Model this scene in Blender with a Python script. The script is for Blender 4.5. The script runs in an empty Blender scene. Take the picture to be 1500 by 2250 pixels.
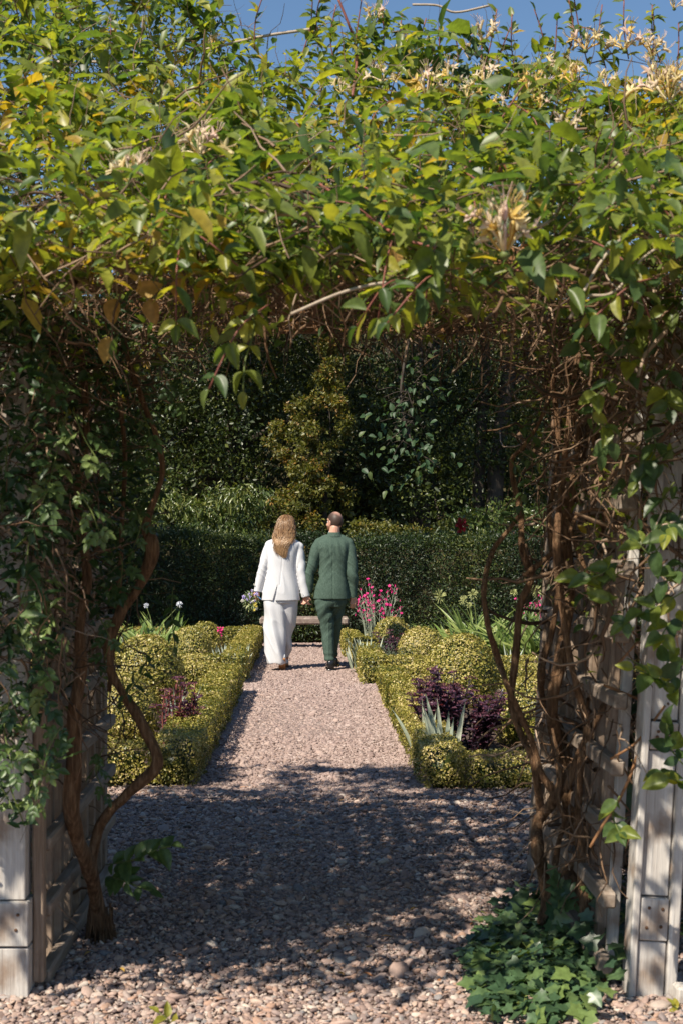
import bpy, math, random
import numpy as np
from mathutils import Vector, Matrix, Quaternion, noise as mnoise
random.seed(7)
RNG = np.random.default_rng(7)
S = bpy.context.scene
COL = S.collection

# ------------------------------------------------------------------ camera, sky, sun, exposure
EYE, FPX, VX, VY = 1.42, 3125.0, 684.0, 1194.0
cam_d = bpy.data.cameras.new('camera'); cam = bpy.data.objects.new('camera', cam_d); COL.objects.link(cam)
cam.location = (0, 0, EYE); cam.rotation_euler = (math.radians(90), 0, 0)
cam_d.sensor_fit = 'VERTICAL'; cam_d.sensor_height = 36; cam_d.lens = 50
cam_d.shift_x = (750-VX)/2250; cam_d.shift_y = (VY-1125)/2250
cam_d.clip_start = 0.05; cam_d.clip_end = 500
cam_d.dof.use_dof = True; cam_d.dof.focus_distance = 15.9; cam_d.dof.aperture_fstop = 8.5
S.camera = cam
KX, KY = 0.60, 0.70
w = bpy.data.worlds.new('World'); S.world = w; w.use_nodes = True
nt = w.node_tree; nt.nodes.clear()
sky = nt.nodes.new('ShaderNodeTexSky'); sky.sky_type = 'NISHITA'; sky.sun_disc = False
sky.sun_elevation = math.atan(1/math.hypot(KX, KY)); sky.sun_rotation = math.atan2(-KX, -KY)
sky.altitude = 100; sky.air_density = 1.3; sky.dust_density = 0.2; sky.ozone_density = 6.5
bg = nt.nodes.new('ShaderNodeBackground'); bg.inputs['Strength'].default_value = 0.075
wo = nt.nodes.new('ShaderNodeOutputWorld')
nt.links.new(sky.outputs[0], bg.inputs[0]); nt.links.new(bg.outputs[0], wo.inputs[0])
sd = bpy.data.lights.new('sun', 'SUN'); sd.energy = 5.0; sd.angle = math.radians(0.53); sd.color = (1.0, 0.91, 0.76)
so = bpy.data.objects.new('sun', sd); COL.objects.link(so)
so.rotation_euler = Vector((KX, KY, -1)).to_track_quat('-Z', 'Y').to_euler(); so.location = (-8, -12, 18)
S.view_settings.view_transform = 'Standard'; S.view_settings.look = 'None'
S.view_settings.exposure = 0.60; S.view_settings.gamma = 1.0; S.view_settings.use_curve_mapping = False
S.render.engine = 'CYCLES'
S.cycles.max_bounces = 8; S.cycles.transparent_max_bounces = 8
S.cycles.use_denoising = True

def W(px, py, Y):                      # a point of the photograph at depth Y
    return Vector(((px-VX)/FPX*Y, Y, EYE-(py-VY)/FPX*Y))
def PX(px, Y): return (px-VX)/FPX*Y
def PZ(py, Y): return EYE-(py-VY)/FPX*Y

# ------------------------------------------------------------------ materials
def new_mat(name):
    m = bpy.data.materials.new(name); m.use_nodes = True
    n = m.node_tree; n.nodes.clear()
    return m, n, n.nodes, n.links
def ramp(nodes, stops, interp='LINEAR'):
    r = nodes.new('ShaderNodeValToRGB'); cr = r.color_ramp; cr.interpolation = interp
    while len(cr.elements) > 1: cr.elements.remove(cr.elements[-1])
    cr.elements[0].position = stops[0][0]; cr.elements[0].color = (*stops[0][1], 1)
    for p, c in stops[1:]:
        e = cr.elements.new(p); e.color = (*c, 1)
    return r
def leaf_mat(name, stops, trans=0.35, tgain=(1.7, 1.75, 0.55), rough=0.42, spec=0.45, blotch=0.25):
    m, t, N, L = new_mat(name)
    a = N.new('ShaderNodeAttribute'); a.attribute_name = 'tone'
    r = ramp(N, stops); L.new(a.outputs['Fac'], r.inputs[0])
    nz = N.new('ShaderNodeTexNoise'); nz.inputs['Scale'].default_value = 60; nz.inputs['Detail'].default_value = 3
    g = N.new('ShaderNodeNewGeometry'); L.new(g.outputs['Position'], nz.inputs['Vector'])
    mr = N.new('ShaderNodeMapRange'); mr.inputs['From Min'].default_value = 0.3; mr.inputs['From Max'].default_value = 0.7
    mr.inputs['To Min'].default_value = 1-blotch; mr.inputs['To Max'].default_value = 1+blotch
    L.new(nz.outputs[0], mr.inputs[0])
    mx = N.new('ShaderNodeVectorMath'); mx.operation = 'SCALE'
    L.new(r.outputs[0], mx.inputs[0]); L.new(mr.outputs[0], mx.inputs['Scale'])
    p = N.new('ShaderNodeBsdfPrincipled'); L.new(mx.outputs[0], p.inputs['Base Color'])
    p.inputs['Roughness'].default_value = rough; p.inputs['Specular IOR Level'].default_value = spec
    tm = N.new('ShaderNodeVectorMath'); tm.operation = 'MULTIPLY'; tm.inputs[1].default_value = tgain
    L.new(mx.outputs[0], tm.inputs[0])
    tr = N.new('ShaderNodeBsdfTranslucent'); L.new(tm.outputs[0], tr.inputs['Color'])
    ms = N.new('ShaderNodeMixShader'); ms.inputs[0].default_value = trans
    L.new(p.outputs[0], ms.inputs[1]); L.new(tr.outputs[0], ms.inputs[2])
    o = N.new('ShaderNodeOutputMaterial'); L.new(ms.outputs[0], o.inputs[0])
    return m
def noise_mat(name, stops, scale=(8, 8, 8), rough=0.8, bump=0.3, bscale=None, detail=6, spec=0.3, dist=0.01, coord='Object', wear=None):
    m, t, N, L = new_mat(name)
    tc = N.new('ShaderNodeTexCoord'); mp = N.new('ShaderNodeMapping'); mp.inputs['Scale'].default_value = scale
    L.new(tc.outputs[coord], mp.inputs[0])
    nz = N.new('ShaderNodeTexNoise'); nz.inputs['Scale'].default_value = 1; nz.inputs['Detail'].default_value = detail; nz.inputs['Roughness'].default_value = 0.65
    L.new(mp.outputs[0], nz.inputs['Vector'])
    r = ramp(N, stops); L.new(nz.outputs[0], r.inputs[0])
    col = r.outputs[0]
    if wear:
        n2 = N.new('ShaderNodeTexNoise'); n2.inputs['Scale'].default_value = wear[0]; n2.inputs['Detail'].default_value = 5
        L.new(tc.outputs[coord], n2.inputs['Vector'])
        r2 = ramp(N, [(wear[1], (0, 0, 0)), (wear[2], (1, 1, 1))]); L.new(n2.outputs[0], r2.inputs[0])
        mx = N.new('ShaderNodeMix'); mx.data_type = 'RGBA'; L.new(r2.outputs[0], mx.inputs[0])
        L.new(col, mx.inputs[6]); mx.inputs[7].default_value = (*wear[3], 1); col = mx.outputs[2]
    p = N.new('ShaderNodeBsdfPrincipled'); L.new(col, p.inputs['Base Color'])
    p.inputs['Roughness'].default_value = rough; p.inputs['Specular IOR Level'].default_value = spec
    if bump:
        b = N.new('ShaderNodeBump'); b.inputs['Strength'].default_value = bump; b.inputs['Distance'].default_value = dist
        if bscale:
            n3 = N.new('ShaderNodeTexNoise'); n3.inputs['Scale'].default_value = bscale; n3.inputs['Detail'].default_value = 6
            L.new(tc.outputs[coord], n3.inputs['Vector']); L.new(n3.outputs[0], b.inputs['Height'])
        else: L.new(nz.outputs[0], b.inputs['Height'])
        L.new(b.outputs[0], p.inputs['Normal'])
    o = N.new('ShaderNodeOutputMaterial'); L.new(p.outputs[0], o.inputs[0])
    return m
def tone_mat(name, stops, rough=0.6, spec=0.3):
    m, t, N, L = new_mat(name)
    a = N.new('ShaderNodeAttribute'); a.attribute_name = 'tone'
    r = ramp(N, stops); L.new(a.outputs['Fac'], r.inputs[0])
    p = N.new('ShaderNodeBsdfPrincipled'); L.new(r.outputs[0], p.inputs['Base Color'])
    p.inputs['Roughness'].default_value = rough; p.inputs['Specular IOR Level'].default_value = spec
    o = N.new('ShaderNodeOutputMaterial'); L.new(p.outputs[0], o.inputs[0])
    return m
def pebble_mat(name, stops):
    m, t, N, L = new_mat(name)
    a = N.new('ShaderNodeObjectInfo')
    r = ramp(N, stops, 'LINEAR'); L.new(a.outputs['Random'], r.inputs[0])
    tc = N.new('ShaderNodeTexCoord'); nz = N.new('ShaderNodeTexNoise'); nz.inputs['Scale'].default_value = 3; nz.inputs['Detail'].default_value = 6
    L.new(tc.outputs['Object'], nz.inputs['Vector'])
    mr = N.new('ShaderNodeMapRange'); mr.inputs['To Min'].default_value = 0.65; mr.inputs['To Max'].default_value = 1.35
    L.new(nz.outputs[0], mr.inputs[0])
    mx = N.new('ShaderNodeVectorMath'); mx.operation = 'SCALE'; L.new(r.outputs[0], mx.inputs[0]); L.new(mr.outputs[0], mx.inputs['Scale'])
    p = N.new('ShaderNodeBsdfPrincipled'); L.new(mx.outputs[0], p.inputs['Base Color']); p.inputs['Roughness'].default_value = 0.75
    p.inputs['Specular IOR Level'].default_value = 0.3
    o = N.new('ShaderNodeOutputMaterial'); L.new(p.outputs[0], o.inputs[0])
    return m

M = {}
M['honey'] = leaf_mat('honeysuckle_leaf', [(0, (.030, .066, .026)), (.3, (.085, .140, .048)), (.6, (.185, .225, .042)), (.88, (.33, .32, .05)), (1, (.38, .25, .04))], trans=.47, rough=.40, spec=.5)
M['jasmine'] = leaf_mat('jasmine_leaf', [(0, (.018, .042, .016)), (.55, (.036, .075, .025)), (.8, (.085, .14, .045)), (1, (.17, .23, .07))], trans=.25, rough=.42, spec=.5)  # pale end stands for sun and sky gloss on the front leaves
M['ivy'] = leaf_mat('ivy_leaf', [(0, (.030, .065, .034)), (.5, (.070, .125, .055)), (.8, (.14, .20, .06)), (1, (.24, .27, .06))], trans=.22, rough=.36, spec=.5)
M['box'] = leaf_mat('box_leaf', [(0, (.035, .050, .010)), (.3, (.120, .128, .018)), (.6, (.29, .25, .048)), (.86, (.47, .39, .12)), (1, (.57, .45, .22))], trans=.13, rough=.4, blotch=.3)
M['yew'] = leaf_mat('yew_leaf', [(0, (.010, .020, .008)), (.55, (.028, .052, .014)), (.8, (.085, .110, .022)), (1, (.17, .17, .04))], trans=.15, rough=.45)
M['dark_tree'] = leaf_mat('dark_tree_leaf', [(0, (.014, .025, .009)), (.55, (.036, .054, .013)), (.85, (.085, .105, .022)), (1, (.16, .165, .04))], trans=.22, rough=.4)
M['bright_bush'] = leaf_mat('hornbeam_leaf', [(0, (.028, .040, .010)), (.5, (.085, .095, .02)), (.88, (.20, .185, .04)), (1, (.30, .17, .05))], trans=.32)
M['laurel'] = leaf_mat('cherry_leaf', [(0, (.035, .062, .02)), (.6, (.09, .125, .034)), (1, (.22, .23, .07))], trans=.25, rough=.3, spec=.55)
M['magnolia'] = leaf_mat('magnolia_leaf', [(0, (.026, .06, .026)), (.6, (.05, .095, .04)), (1, (.13, .16, .045))], trans=.3, rough=.5)
M['strap'] = leaf_mat('agapanthus_leaf', [(0, (.07, .12, .03)), (.6, (.16, .23, .06)), (1, (.30, .34, .11))], trans=.25, rough=.35)
M['iris'] = leaf_mat('iris_leaf', [(0, (.28, .34, .27)), (.6, (.42, .47, .37)), (1, (.58, .60, .47))], trans=.2, tgain=(1.1, 1.2, .9), rough=.5, blotch=.12)
M['sedum'] = leaf_mat('sedum_leaf', [(0, (.030, .022, .034)), (.5, (.075, .034, .060)), (.85, (.14, .055, .085)), (1, (.20, .06, .065))], trans=.15, tgain=(1.6, .8, .8), rough=.4)
M['sedum_flower'] = leaf_mat('sedum_flower', [(0, (.05, .018, .03)), (1, (.17, .05, .08))], trans=.15, tgain=(1.2, .8, .9), rough=.7)
M['lavender'] = leaf_mat('grey_herb', [(0, (.06, .085, .05)), (1, (.16, .19, .13))], trans=.2)
M['silver'] = noise_mat('silver_stem', [(.3, (.24, .28, .20)), (.7, (.40, .43, .33))], (20, 20, 20), bump=0)
M['magenta'] = noise_mat('magenta_petal', [(.3, (.45, .012, .13)), (.7, (.70, .03, .22))], (50, 50, 50), rough=.6, bump=0)
M['umbel'] = noise_mat('umbel_bud', [(.3, (.30, .33, .12)), (.7, (.48, .48, .22))], (50, 50, 50), rough=.6, bump=0)
M['pale_umbel'] = noise_mat('pale_umbel', [(.3, (.50, .52, .60)), (.7, (.65, .66, .70))], (50, 50, 50), rough=.6, bump=0)
M['honey_flower'] = leaf_mat('honeysuckle_flower', [(0, (.72, .40, .05)), (.35, (.78, .56, .16)), (.72, (.80, .70, .44)), (1, (.78, .58, .48))], trans=.35, tgain=(1.05, 1.0, .85), rough=.5, blotch=.08)
M['bark'] = noise_mat('vine_bark', [(.3, (.075, .040, .022)), (.5, (.22, .120, .062)), (.72, (.42, .27, .16))], (85, 85, 11), bump=1.0, dist=.03, rough=.85)
M['bark_grey'] = noise_mat('grey_bark', [(.3, (.03, .024, .019)), (.7, (.085, .066, .05))], (20, 20, 5), bump=.8, dist=.02)
M['twig'] = tone_mat('dry_twig', [(0, (.06, .035, .020)), (.55, (.16, .095, .055)), (.85, (.30, .20, .13)), (1, (.42, .31, .23))])
M['stem_red'] = noise_mat('red_stem', [(.3, (.16, .05, .045)), (.7, (.27, .10, .07))], (30, 30, 30), bump=0, rough=.5)
M['stem_green'] = noise_mat('green_stem', [(.3, (.08, .11, .03)), (.7, (.15, .18, .05))], (30, 30, 30), bump=0, rough=.5)
M['stem_pale'] = noise_mat('pale_stem', [(.3, (.30, .23, .17)), (.7, (.50, .42, .34))], (30, 30, 30), bump=.3)
M['twig_core'] = noise_mat('inner_twigs', [(.3, (.035, .030, .014)), (.7, (.075, .062, .026))], (30, 30, 30), bump=.8, dist=.03)
M['soil'] = noise_mat('soil', [(.3, (.055, .036, .028)), (.7, (.13, .085, .066))], (6, 6, 6), bump=1, bscale=40, dist=.03, rough=.95)
M['gravel_bed'] = noise_mat('gravel_bed', [(.35, (.16, .115, .098)), (.5, (.25, .185, .16)), (.68, (.36, .275, .24))], (55, 55, 55), bump=1, bscale=70, dist=.02, rough=.9)
M['wood_white'] = noise_mat('weathered_pale_wood', [(.25, (.24, .20, .175)), (.42, (.47, .43, .395)), (.62, (.58, .545, .51)), (.8, (.70, .67, .64))], (60, 60, 3.0), bump=.9, dist=.008, wear=(6, .52, .70, (.24, .16, .11)))
M['wood_grey'] = noise_mat('weathered_trellis_wood', [(.25, (.14, .092, .062)), (.45, (.27, .195, .140)), (.75, (.43, .34, .27))], (55, 55, 3.2), bump=.9, dist=.008, wear=(7, .55, .75, (.19, .13, .10)))
M['wood_rail'] = noise_mat('weathered_rail_wood', [(.25, (.15, .11, .08)), (.5, (.27, .21, .165)), (.75, (.40, .34, .29))], (38, 3.2, 38), bump=.5, dist=.004)
M['wood_beam'] = noise_mat('beam_wood', [(.3, (.18, .085, .035)), (.7, (.33, .17, .08))], (3, 38, 38), bump=.5, dist=.004)
M['rust'] = noise_mat('rusty_bolt', [(.3, (.08, .04, .022)), (.7, (.17, .085, .045))], (80, 80, 80), bump=.4, dist=.002)
M['stone'] = noise_mat('lichen_stone', [(.3, (.13, .090, .075)), (.5, (.21, .155, .130)), (.7, (.30, .24, .205))], (14, 14, 14), bump=.7, dist=.008, wear=(22, .56, .66, (.42, .38, .29)))
M['skin'] = noise_mat('skin', [(.3, (.50, .265, .185)), (.7, (.60, .34, .245))], (25, 25, 25), bump=0, rough=.45, spec=.4)
def fabric(name, c0, c1, s=260, b=.25, rough=.85, big=None):
    return noise_mat(name, [(.3, c0), (.7, c1)], (s, s, s*.8), bump=b, dist=.003, rough=rough, spec=.15, detail=3)
M['white_suit'] = fabric('white_crepe', (.56, .56, .58), (.60, .60, .62))
M['green_suit'] = noise_mat('green_linen', [(.32, (.042, .068, .053)), (.5, (.062, .096, .076)), (.68, (.092, .132, .106))], (170, 170, 40), bump=.3, dist=.003, rough=.9, spec=.12, detail=4)
M['shirt'] = fabric('white_shirt', (.76, .77, .78), (.82, .83, .84))
M['black_leather'] = noise_mat('black_leather', [(.3, (.008, .008, .009)), (.7, (.016, .016, .017))], (30, 30, 30), bump=.05, rough=.22, spec=.6)
M['white_leather'] = noise_mat('silver_white_leather', [(.3, (.62, .63, .65)), (.7, (.72, .73, .74))], (30, 30, 30), bump=.05, rough=.3)
M['tan_sole'] = noise_mat('tan_sole', [(.3, (.42, .20, .09)), (.7, (.55, .29, .14))], (30, 30, 30), bump=.1, rough=.55)
M['hair_dark'] = tone_mat('short_thinning_hair', [(0, (.050, .030, .022)), (.35, (.085, .052, .040)), (.75, (.34, .19, .145)), (1, (.52, .30, .22))], rough=.5)
M['beard'] = noise_mat('ginger_beard', [(.3, (.10, .042, .022)), (.7, (.19, .085, .045))], (300, 300, 120), bump=.6, dist=.003, rough=.7)
M['hair_blonde'] = tone_mat('blonde_balayage', [(0, (.080, .042, .020)), (.35, (.19, .100, .046)), (.75, (.38, .22, .105)), (1, (.54, .36, .20))], rough=.34, spec=.5)
M['eye'] = noise_mat('eye_white', [(.3, (.7, .7, .7)), (.7, (.75, .75, .75))], (9, 9, 9), bump=0, rough=.2)
M['lip'] = noise_mat('lip', [(.3, (.42, .16, .13)), (.7, (.5, .2, .16))], (9, 9, 9), bump=0, rough=.4)
M['rose'] = noise_mat('crimson_rose', [(.3, (.16, .008, .02)), (.7, (.34, .02, .05))], (40, 40, 40), bump=0, rough=.5)
M['bouquet_leaf'] = leaf_mat('bouquet_leaf', [(0, (.12, .17, .09)), (.6, (.26, .32, .16)), (1, (.45, .45, .20))], trans=.2)
M['lilac'] = noise_mat('lilac_petal', [(.3, (.30, .24, .52)), (.7, (.48, .42, .66))], (60, 60, 60), bump=0)
M['yellow'] = noise_mat('yellow_petal', [(.3, (.60, .48, .06)), (.7, (.72, .60, .16))], (60, 60, 60), bump=0)
M['cream'] = noise_mat('cream_petal', [(.3, (.66, .64, .50)), (.7, (.76, .74, .64))], (60, 60, 60), bump=0)
M['ribbon'] = noise_mat('blue_ribbon', [(.3, (.10, .25, .50)), (.7, (.16, .33, .58))], (60, 60, 60), bump=0, rough=.4)
M['dead_leaf'] = leaf_mat('dead_leaf', [(0, (.20, .08, .03)), (.5, (.34, .15, .06)), (1, (.45, .30, .08))], trans=.3, tgain=(1.3, 1.0, .6))
M['pebble'] = pebble_mat('pebble', [(0, (.13, .10, .10)), (.15, (.27, .19, .165)), (.32, (.42, .30, .25)), (.46, (.22, .18, .18)), (.6, (.50, .385, .32)), (.72, (.38, .235, .17)), (.82, (.31, .23, .205)), (.92, (.57, .48, .41)), (1, (.17, .165, .175))])
M['grit'] = pebble_mat('grit', [(0, (.22, .155, .14)), (.3, (.33, .245, .215)), (.55, (.40, .30, .26)), (.8, (.30, .215, .19)), (1, (.46, .37, .33))])

# ------------------------------------------------------------------ builders
def unit(a):
    return a/np.maximum(np.linalg.norm(a, axis=-1, keepdims=True), 1e-9)
def fnoise(P, s=1.0, seed=0, n=7):
    r = np.random.default_rng(seed); out = np.zeros(P.shape[0])
    for i in range(n):
        k = r.normal(size=3); k *= s*(0.6+1.0*r.random())*2.2/np.linalg.norm(k); out += np.sin(P@k + r.random()*6.28)
    return out/math.sqrt(n)
def root_loc(p):
    v = Vector((0, 0, 0))
    while p is not None: v += p.location; p = p.parent
    return v
def link(name, me, parent=None, mat=None, kind=None, label=None, group=None, cat=None, loc=None):
    o = bpy.data.objects.new(name, me); COL.objects.link(o)
    if parent is not None: o.parent = parent
    if loc is not None: o.location = loc
    if mat is not None and not me.materials: me.materials.append(mat)
    if kind: o['kind'] = kind
    if label: o['label'] = label
    if group: o['group'] = group
    if cat: o['category'] = cat
    return o
def thing(name, label, cat, loc=(0, 0, 0), group=None):
    o = bpy.data.objects.new(name, None); COL.objects.link(o); o.location = loc; o.empty_display_size = .1
    o['label'] = label; o['category'] = cat
    if group: o['group'] = group
    return o
def fast_mesh(name, V, F, tone=None, smooth=True):
    me = bpy.data.meshes.new(name)
    V = np.ascontiguousarray(V, dtype=np.float32); F = np.ascontiguousarray(F, dtype=np.int32)
    k = F.shape[1]
    me.vertices.add(len(V)); me.vertices.foreach_set('co', V.ravel())
    me.loops.add(F.size); me.loops.foreach_set('vertex_index', F.ravel())
    me.polygons.add(len(F)); me.polygons.foreach_set('loop_start', np.arange(0, F.size, k, dtype=np.int32))
    try: me.polygons.foreach_set('loop_total', np.full(len(F), k, dtype=np.int32))
    except Exception: pass
    if smooth: me.polygons.foreach_set('use_smooth', np.ones(len(F), dtype=bool))
    if tone is not None:
        at = me.attributes.new('tone', 'FLOAT', 'POINT'); at.data.foreach_set('value', np.ascontiguousarray(tone, dtype=np.float32))
    me.update(calc_edges=True)
    return me
def obj(name, V, F, mat, parent=None, tone=None, smooth=True, **kw):
    V = np.asarray(V, dtype=float)
    if parent is not None: V = V - np.array(root_loc(parent))
    me = fast_mesh(name, V, F, tone, smooth)
    return link(name, me, parent, mat, **kw)
def tri(F):
    F = np.asarray(F)
    return F if F.shape[1] == 3 else np.concatenate([F[:, [0, 1, 2]], F[:, [0, 2, 3]]])
def join(*VF):
    Vs, Fs, n = [], [], 0
    for V, F in VF:
        Vs.append(np.asarray(V, float)); Fs.append(tri(F)+n); n += len(V)
    return np.concatenate(Vs), np.concatenate(Fs)
# leaf templates: (along, across, up)
T_DIA = (np.array([(0, 0, 0), (.45, .5, .10), (1, 0, -.05), (.45, -.5, .10)]), np.array([(0, 2, 1), (0, 3, 2)]))
T_LEAF = (np.array([(0, 0, 0), (.28, .44, .10), (.28, 0, 0), (.28, -.44, .10), (.66, .36, .06), (.66, 0, -.05), (.66, -.36, .06), (1, 0, -.16)]),
          np.array([(0, 2, 1), (0, 3, 2), (1, 2, 5), (1, 5, 4), (2, 3, 6), (2, 6, 5), (4, 5, 7), (5, 6, 7)]))
def big_leaf(curl=.16, fold=.12, wav=.03, seg=8, tip=1.0):
    V, F = [], []
    for i in range(seg+1):
        t = i/seg; wd = .5*(math.sin(math.pi*min(1, t**.78*1.0))**.85) if 0 < t < 1 else 0.02
        for j in (-2, -1, 0, 1, 2):
            s = j/2; x = t; y = s*wd
            z = fold*abs(s)*wd*1.6 - curl*t*t + wav*math.sin(t*11+j)*abs(s)
            V.append((x, y, z))
    for i in range(seg):
        for j in range(4):
            a = i*5+j; F.append((a, a+5, a+6, a+1))
    return np.array(V), tri(F)
IVY_OUT = [(0, .02), (-.12, .24), (-.06, .46), (.14, .38), (.24, .46), (.44, .60), (.52, .38), (.60, .27), (.80, .16), (1.04, 0)]
def ivy_template():
    pts = [(x, y) for x, y in IVY_OUT] + [(x, -y) for x, y in IVY_OUT[-2:0:-1]]
    V = [(.3, 0, -.02)] + [(x, y, .05*abs(y)*2-.1*x*x) for x, y in pts]
    n = len(pts)
    return np.array(V), np.array([(0, 1+(i+1) % n, 1+i) for i in range(n)])
T_IVY = ivy_template()
def leaf_batch(P, A, Nn, L, Wd, tmpl, tone):
    TV, TF = tmpl; n = len(P)
    A = unit(A); B = unit(np.cross(Nn, A)); Nn = np.cross(A, B)
    L = np.broadcast_to(L, (n,)); Wd = np.broadcast_to(Wd, (n,))
    V = (P[:, None] + A[:, None]*(TV[None, :, 0, None]*L[:, None, None]) + B[:, None]*(TV[None, :, 1, None]*Wd[:, None, None])
         + Nn[:, None]*(TV[None, :, 2, None]*L[:, None, None]))
    F = (TF[None] + (np.arange(n)*len(TV))[:, None, None]).reshape(-1, TF.shape[1])
    return V.reshape(-1, 3), F, np.repeat(tone, len(TV))
def foliage(name, P, A, Nn, L, Wd, tmpl, tone, mat, parent, kind='stuff', **kw):
    V, F, t = leaf_batch(P, A, Nn, L, Wd, tmpl, tone)
    return obj(name, V, F, mat, parent, t, kind=kind, **kw)
def tube_batch(P, R, ns=4):
    n, k, _ = P.shape
    T = unit(np.gradient(P, axis=1)); ref = np.where(np.abs(T[..., 2:3]) < .9, np.array([0, 0, 1.]), np.array([1., 0, 0]))
    U = unit(np.cross(T, ref)); Vv = np.cross(T, U)
    a = np.arange(ns)/ns*2*math.pi
    ring = P[:, :, None] + R[:, :, None, None]*(np.cos(a)[None, None, :, None]*U[:, :, None] + np.sin(a)[None, None, :, None]*Vv[:, :, None])
    V = ring.reshape(-1, 3); f = []
    for i in range(k-1):
        for j in range(ns):
            f.append((i*ns+j, i*ns+(j+1) % ns, (i+1)*ns+(j+1) % ns, (i+1)*ns+j))
    F = (np.array(f)[None] + (np.arange(n)*k*ns)[:, None, None]).reshape(-1, 4)
    return V, F
def spline(pts, m=6):
    P = np.array([list(p) for p in pts], float); P = np.vstack([2*P[0]-P[1], P, 2*P[-1]-P[-2]]); out = []
    for i in range(1, len(P)-2):
        for s in np.arange(m)/m:
            p0, p1, p2, p3 = P[i-1:i+3]
            out.append(.5*((2*p1)+(-p0+p2)*s+(2*p0-5*p1+4*p2-p3)*s*s+(-p0+3*p1-3*p2+p3)*s**3))
    out.append(P[-2]); return np.array(out)
def stem(name, pts, r, mat, parent, ns=8, m=6, rough=0.0, **kw):       # pts: 3-D points, r: radius per point or scalar
    k = len(pts); r = [r]*k if np.isscalar(r) else r
    C4 = spline([(*p, q) for p, q in zip(pts, r)], m)
    P, R = C4[:, :3], np.maximum(C4[:, 3], .0006)
    _, F = tube_batch(P[None], R[None], ns)
    T = unit(np.gradient(P, axis=0)); u = np.cross(T[0], (0, 0, 1.) if abs(T[0, 2]) < .9 else (1., 0, 0)); a = np.arange(ns)/ns*2*math.pi; V = np.zeros((len(P), ns, 3))
    for i in range(len(P)):
        u = u-T[i]*(u@T[i]); u /= max(np.linalg.norm(u), 1e-9); v = np.cross(T[i], u)
        V[i] = P[i]+R[i]*(np.cos(a)[:, None]*u+np.sin(a)[:, None]*v)
    if rough:
        d = V-P[:, None]; nz = fnoise(V.reshape(-1, 3), 14, 3).reshape(len(P), ns, 1)*.6 + fnoise(V.reshape(-1, 3)*np.array([1, 1, .3]), 45, 5).reshape(len(P), ns, 1)*.5
        V = P[:, None]+d*(1+rough*nz)
    V = np.concatenate([V.reshape(-1, 3), P[:1], P[-1:]]); n = len(P)*ns
    Ft = [tuple(f) for f in F]; T = np.concatenate([tri(F), [(n, (j+1) % ns, j) for j in range(ns)], [(n+1, (len(P)-1)*ns+j, (len(P)-1)*ns+(j+1) % ns) for j in range(ns)]])
    return obj(name, V, T, mat, parent, **kw)
BOXF = np.array([(0, 3, 2, 1), (4, 5, 6, 7), (0, 1, 5, 4), (1, 2, 6, 5), (2, 3, 7, 6), (3, 0, 4, 7)])
def bevel_box(x0, x1, y0, y1, z0, z1, b=.004):
    import bmesh
    bm = bmesh.new()
    vs = [bm.verts.new(p) for p in ((x0, y0, z0), (x1, y0, z0), (x1, y1, z0), (x0, y1, z0), (x0, y0, z1), (x1, y0, z1), (x1, y1, z1), (x0, y1, z1))]
    for f in BOXF: bm.faces.new([vs[i] for i in f])
    if b: bmesh.ops.bevel(bm, geom=bm.edges[:], offset=b, segments=1, affect='EDGES', profile=.5)
    me = bpy.data.meshes.new('box'); bm.to_mesh(me); bm.free()
    return me
def box(name, x0, x1, y0, y1, z0, z1, mat, parent=None, b=.004, rot=None, **kw):
    c = Vector(((x0+x1)/2, (y0+y1)/2, (z0+z1)/2))
    me = bevel_box(x0-c.x, x1-c.x, y0-c.y, y1-c.y, z0-c.z, z1-c.z, b)
    loc = c - (root_loc(parent) if parent is not None else Vector())
    o = link(name, me, parent, mat, loc=loc, **kw)
    if rot: o.rotation_euler = rot
    return o
def rand_dirs(n): return unit(RNG.normal(size=(n, 3)))
def U(a, b, n): return RNG.uniform(a, b, n)
def place_objs(name, meshes, P, A, Nn, L, Wd, parent, mat=None):
    rl = root_loc(parent); A = unit(A); B = unit(np.cross(Nn, A)); Nn = np.cross(A, B); out = []
    for i in range(len(P)):
        o = bpy.data.objects.new(name, meshes[i % len(meshes)]); COL.objects.link(o); o.parent = parent
        m = Matrix(((A[i, 0]*L[i], B[i, 0]*Wd[i], Nn[i, 0]*L[i], P[i, 0]-rl.x), (A[i, 1]*L[i], B[i, 1]*Wd[i], Nn[i, 1]*L[i], P[i, 1]-rl.y),
                    (A[i, 2]*L[i], B[i, 2]*Wd[i], Nn[i, 2]*L[i], P[i, 2]-rl.z), (0, 0, 0, 1)))
        o.matrix_local = m; out.append(o)
    return out
def leaf_meshes(mat, n, tones, **kw):
    out = []
    for i in range(n):
        V, F = big_leaf(curl=random.uniform(.05, .3), fold=random.uniform(.05, .35), wav=random.uniform(.0, .03), **kw)
        me = fast_mesh('leaf', V, F, np.full(len(V), tones[i % len(tones)])); me.materials.append(mat); out.append(me)
    return out

# ================================================================== GROUND
def grid(x0, x1, y0, y1, nx, ny, zf):
    X, Y = np.meshgrid(np.linspace(x0, x1, nx), np.linspace(y0, y1, ny)); P = np.stack([X.ravel(), Y.ravel(), np.zeros(X.size)], 1)
    P[:, 2] = zf(P); i = np.arange(ny-1)[:, None]*nx + np.arange(nx-1)[None]
    F = np.stack([i, i+1, i+nx+1, i+nx], -1).reshape(-1, 4); return P, F
V, F = grid(-80, 80, -30, 130, 41, 41, lambda P: np.full(len(P), -.02))
obj('ground', V, F, M['soil'], kind='structure')
V, F = grid(-3.2, 3.4, 1.0, 20.3, 60, 160, lambda P: .004*fnoise(P, 1.2, 4))
obj('gravel_path', V, F, M['gravel_bed'], kind='structure')

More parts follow.
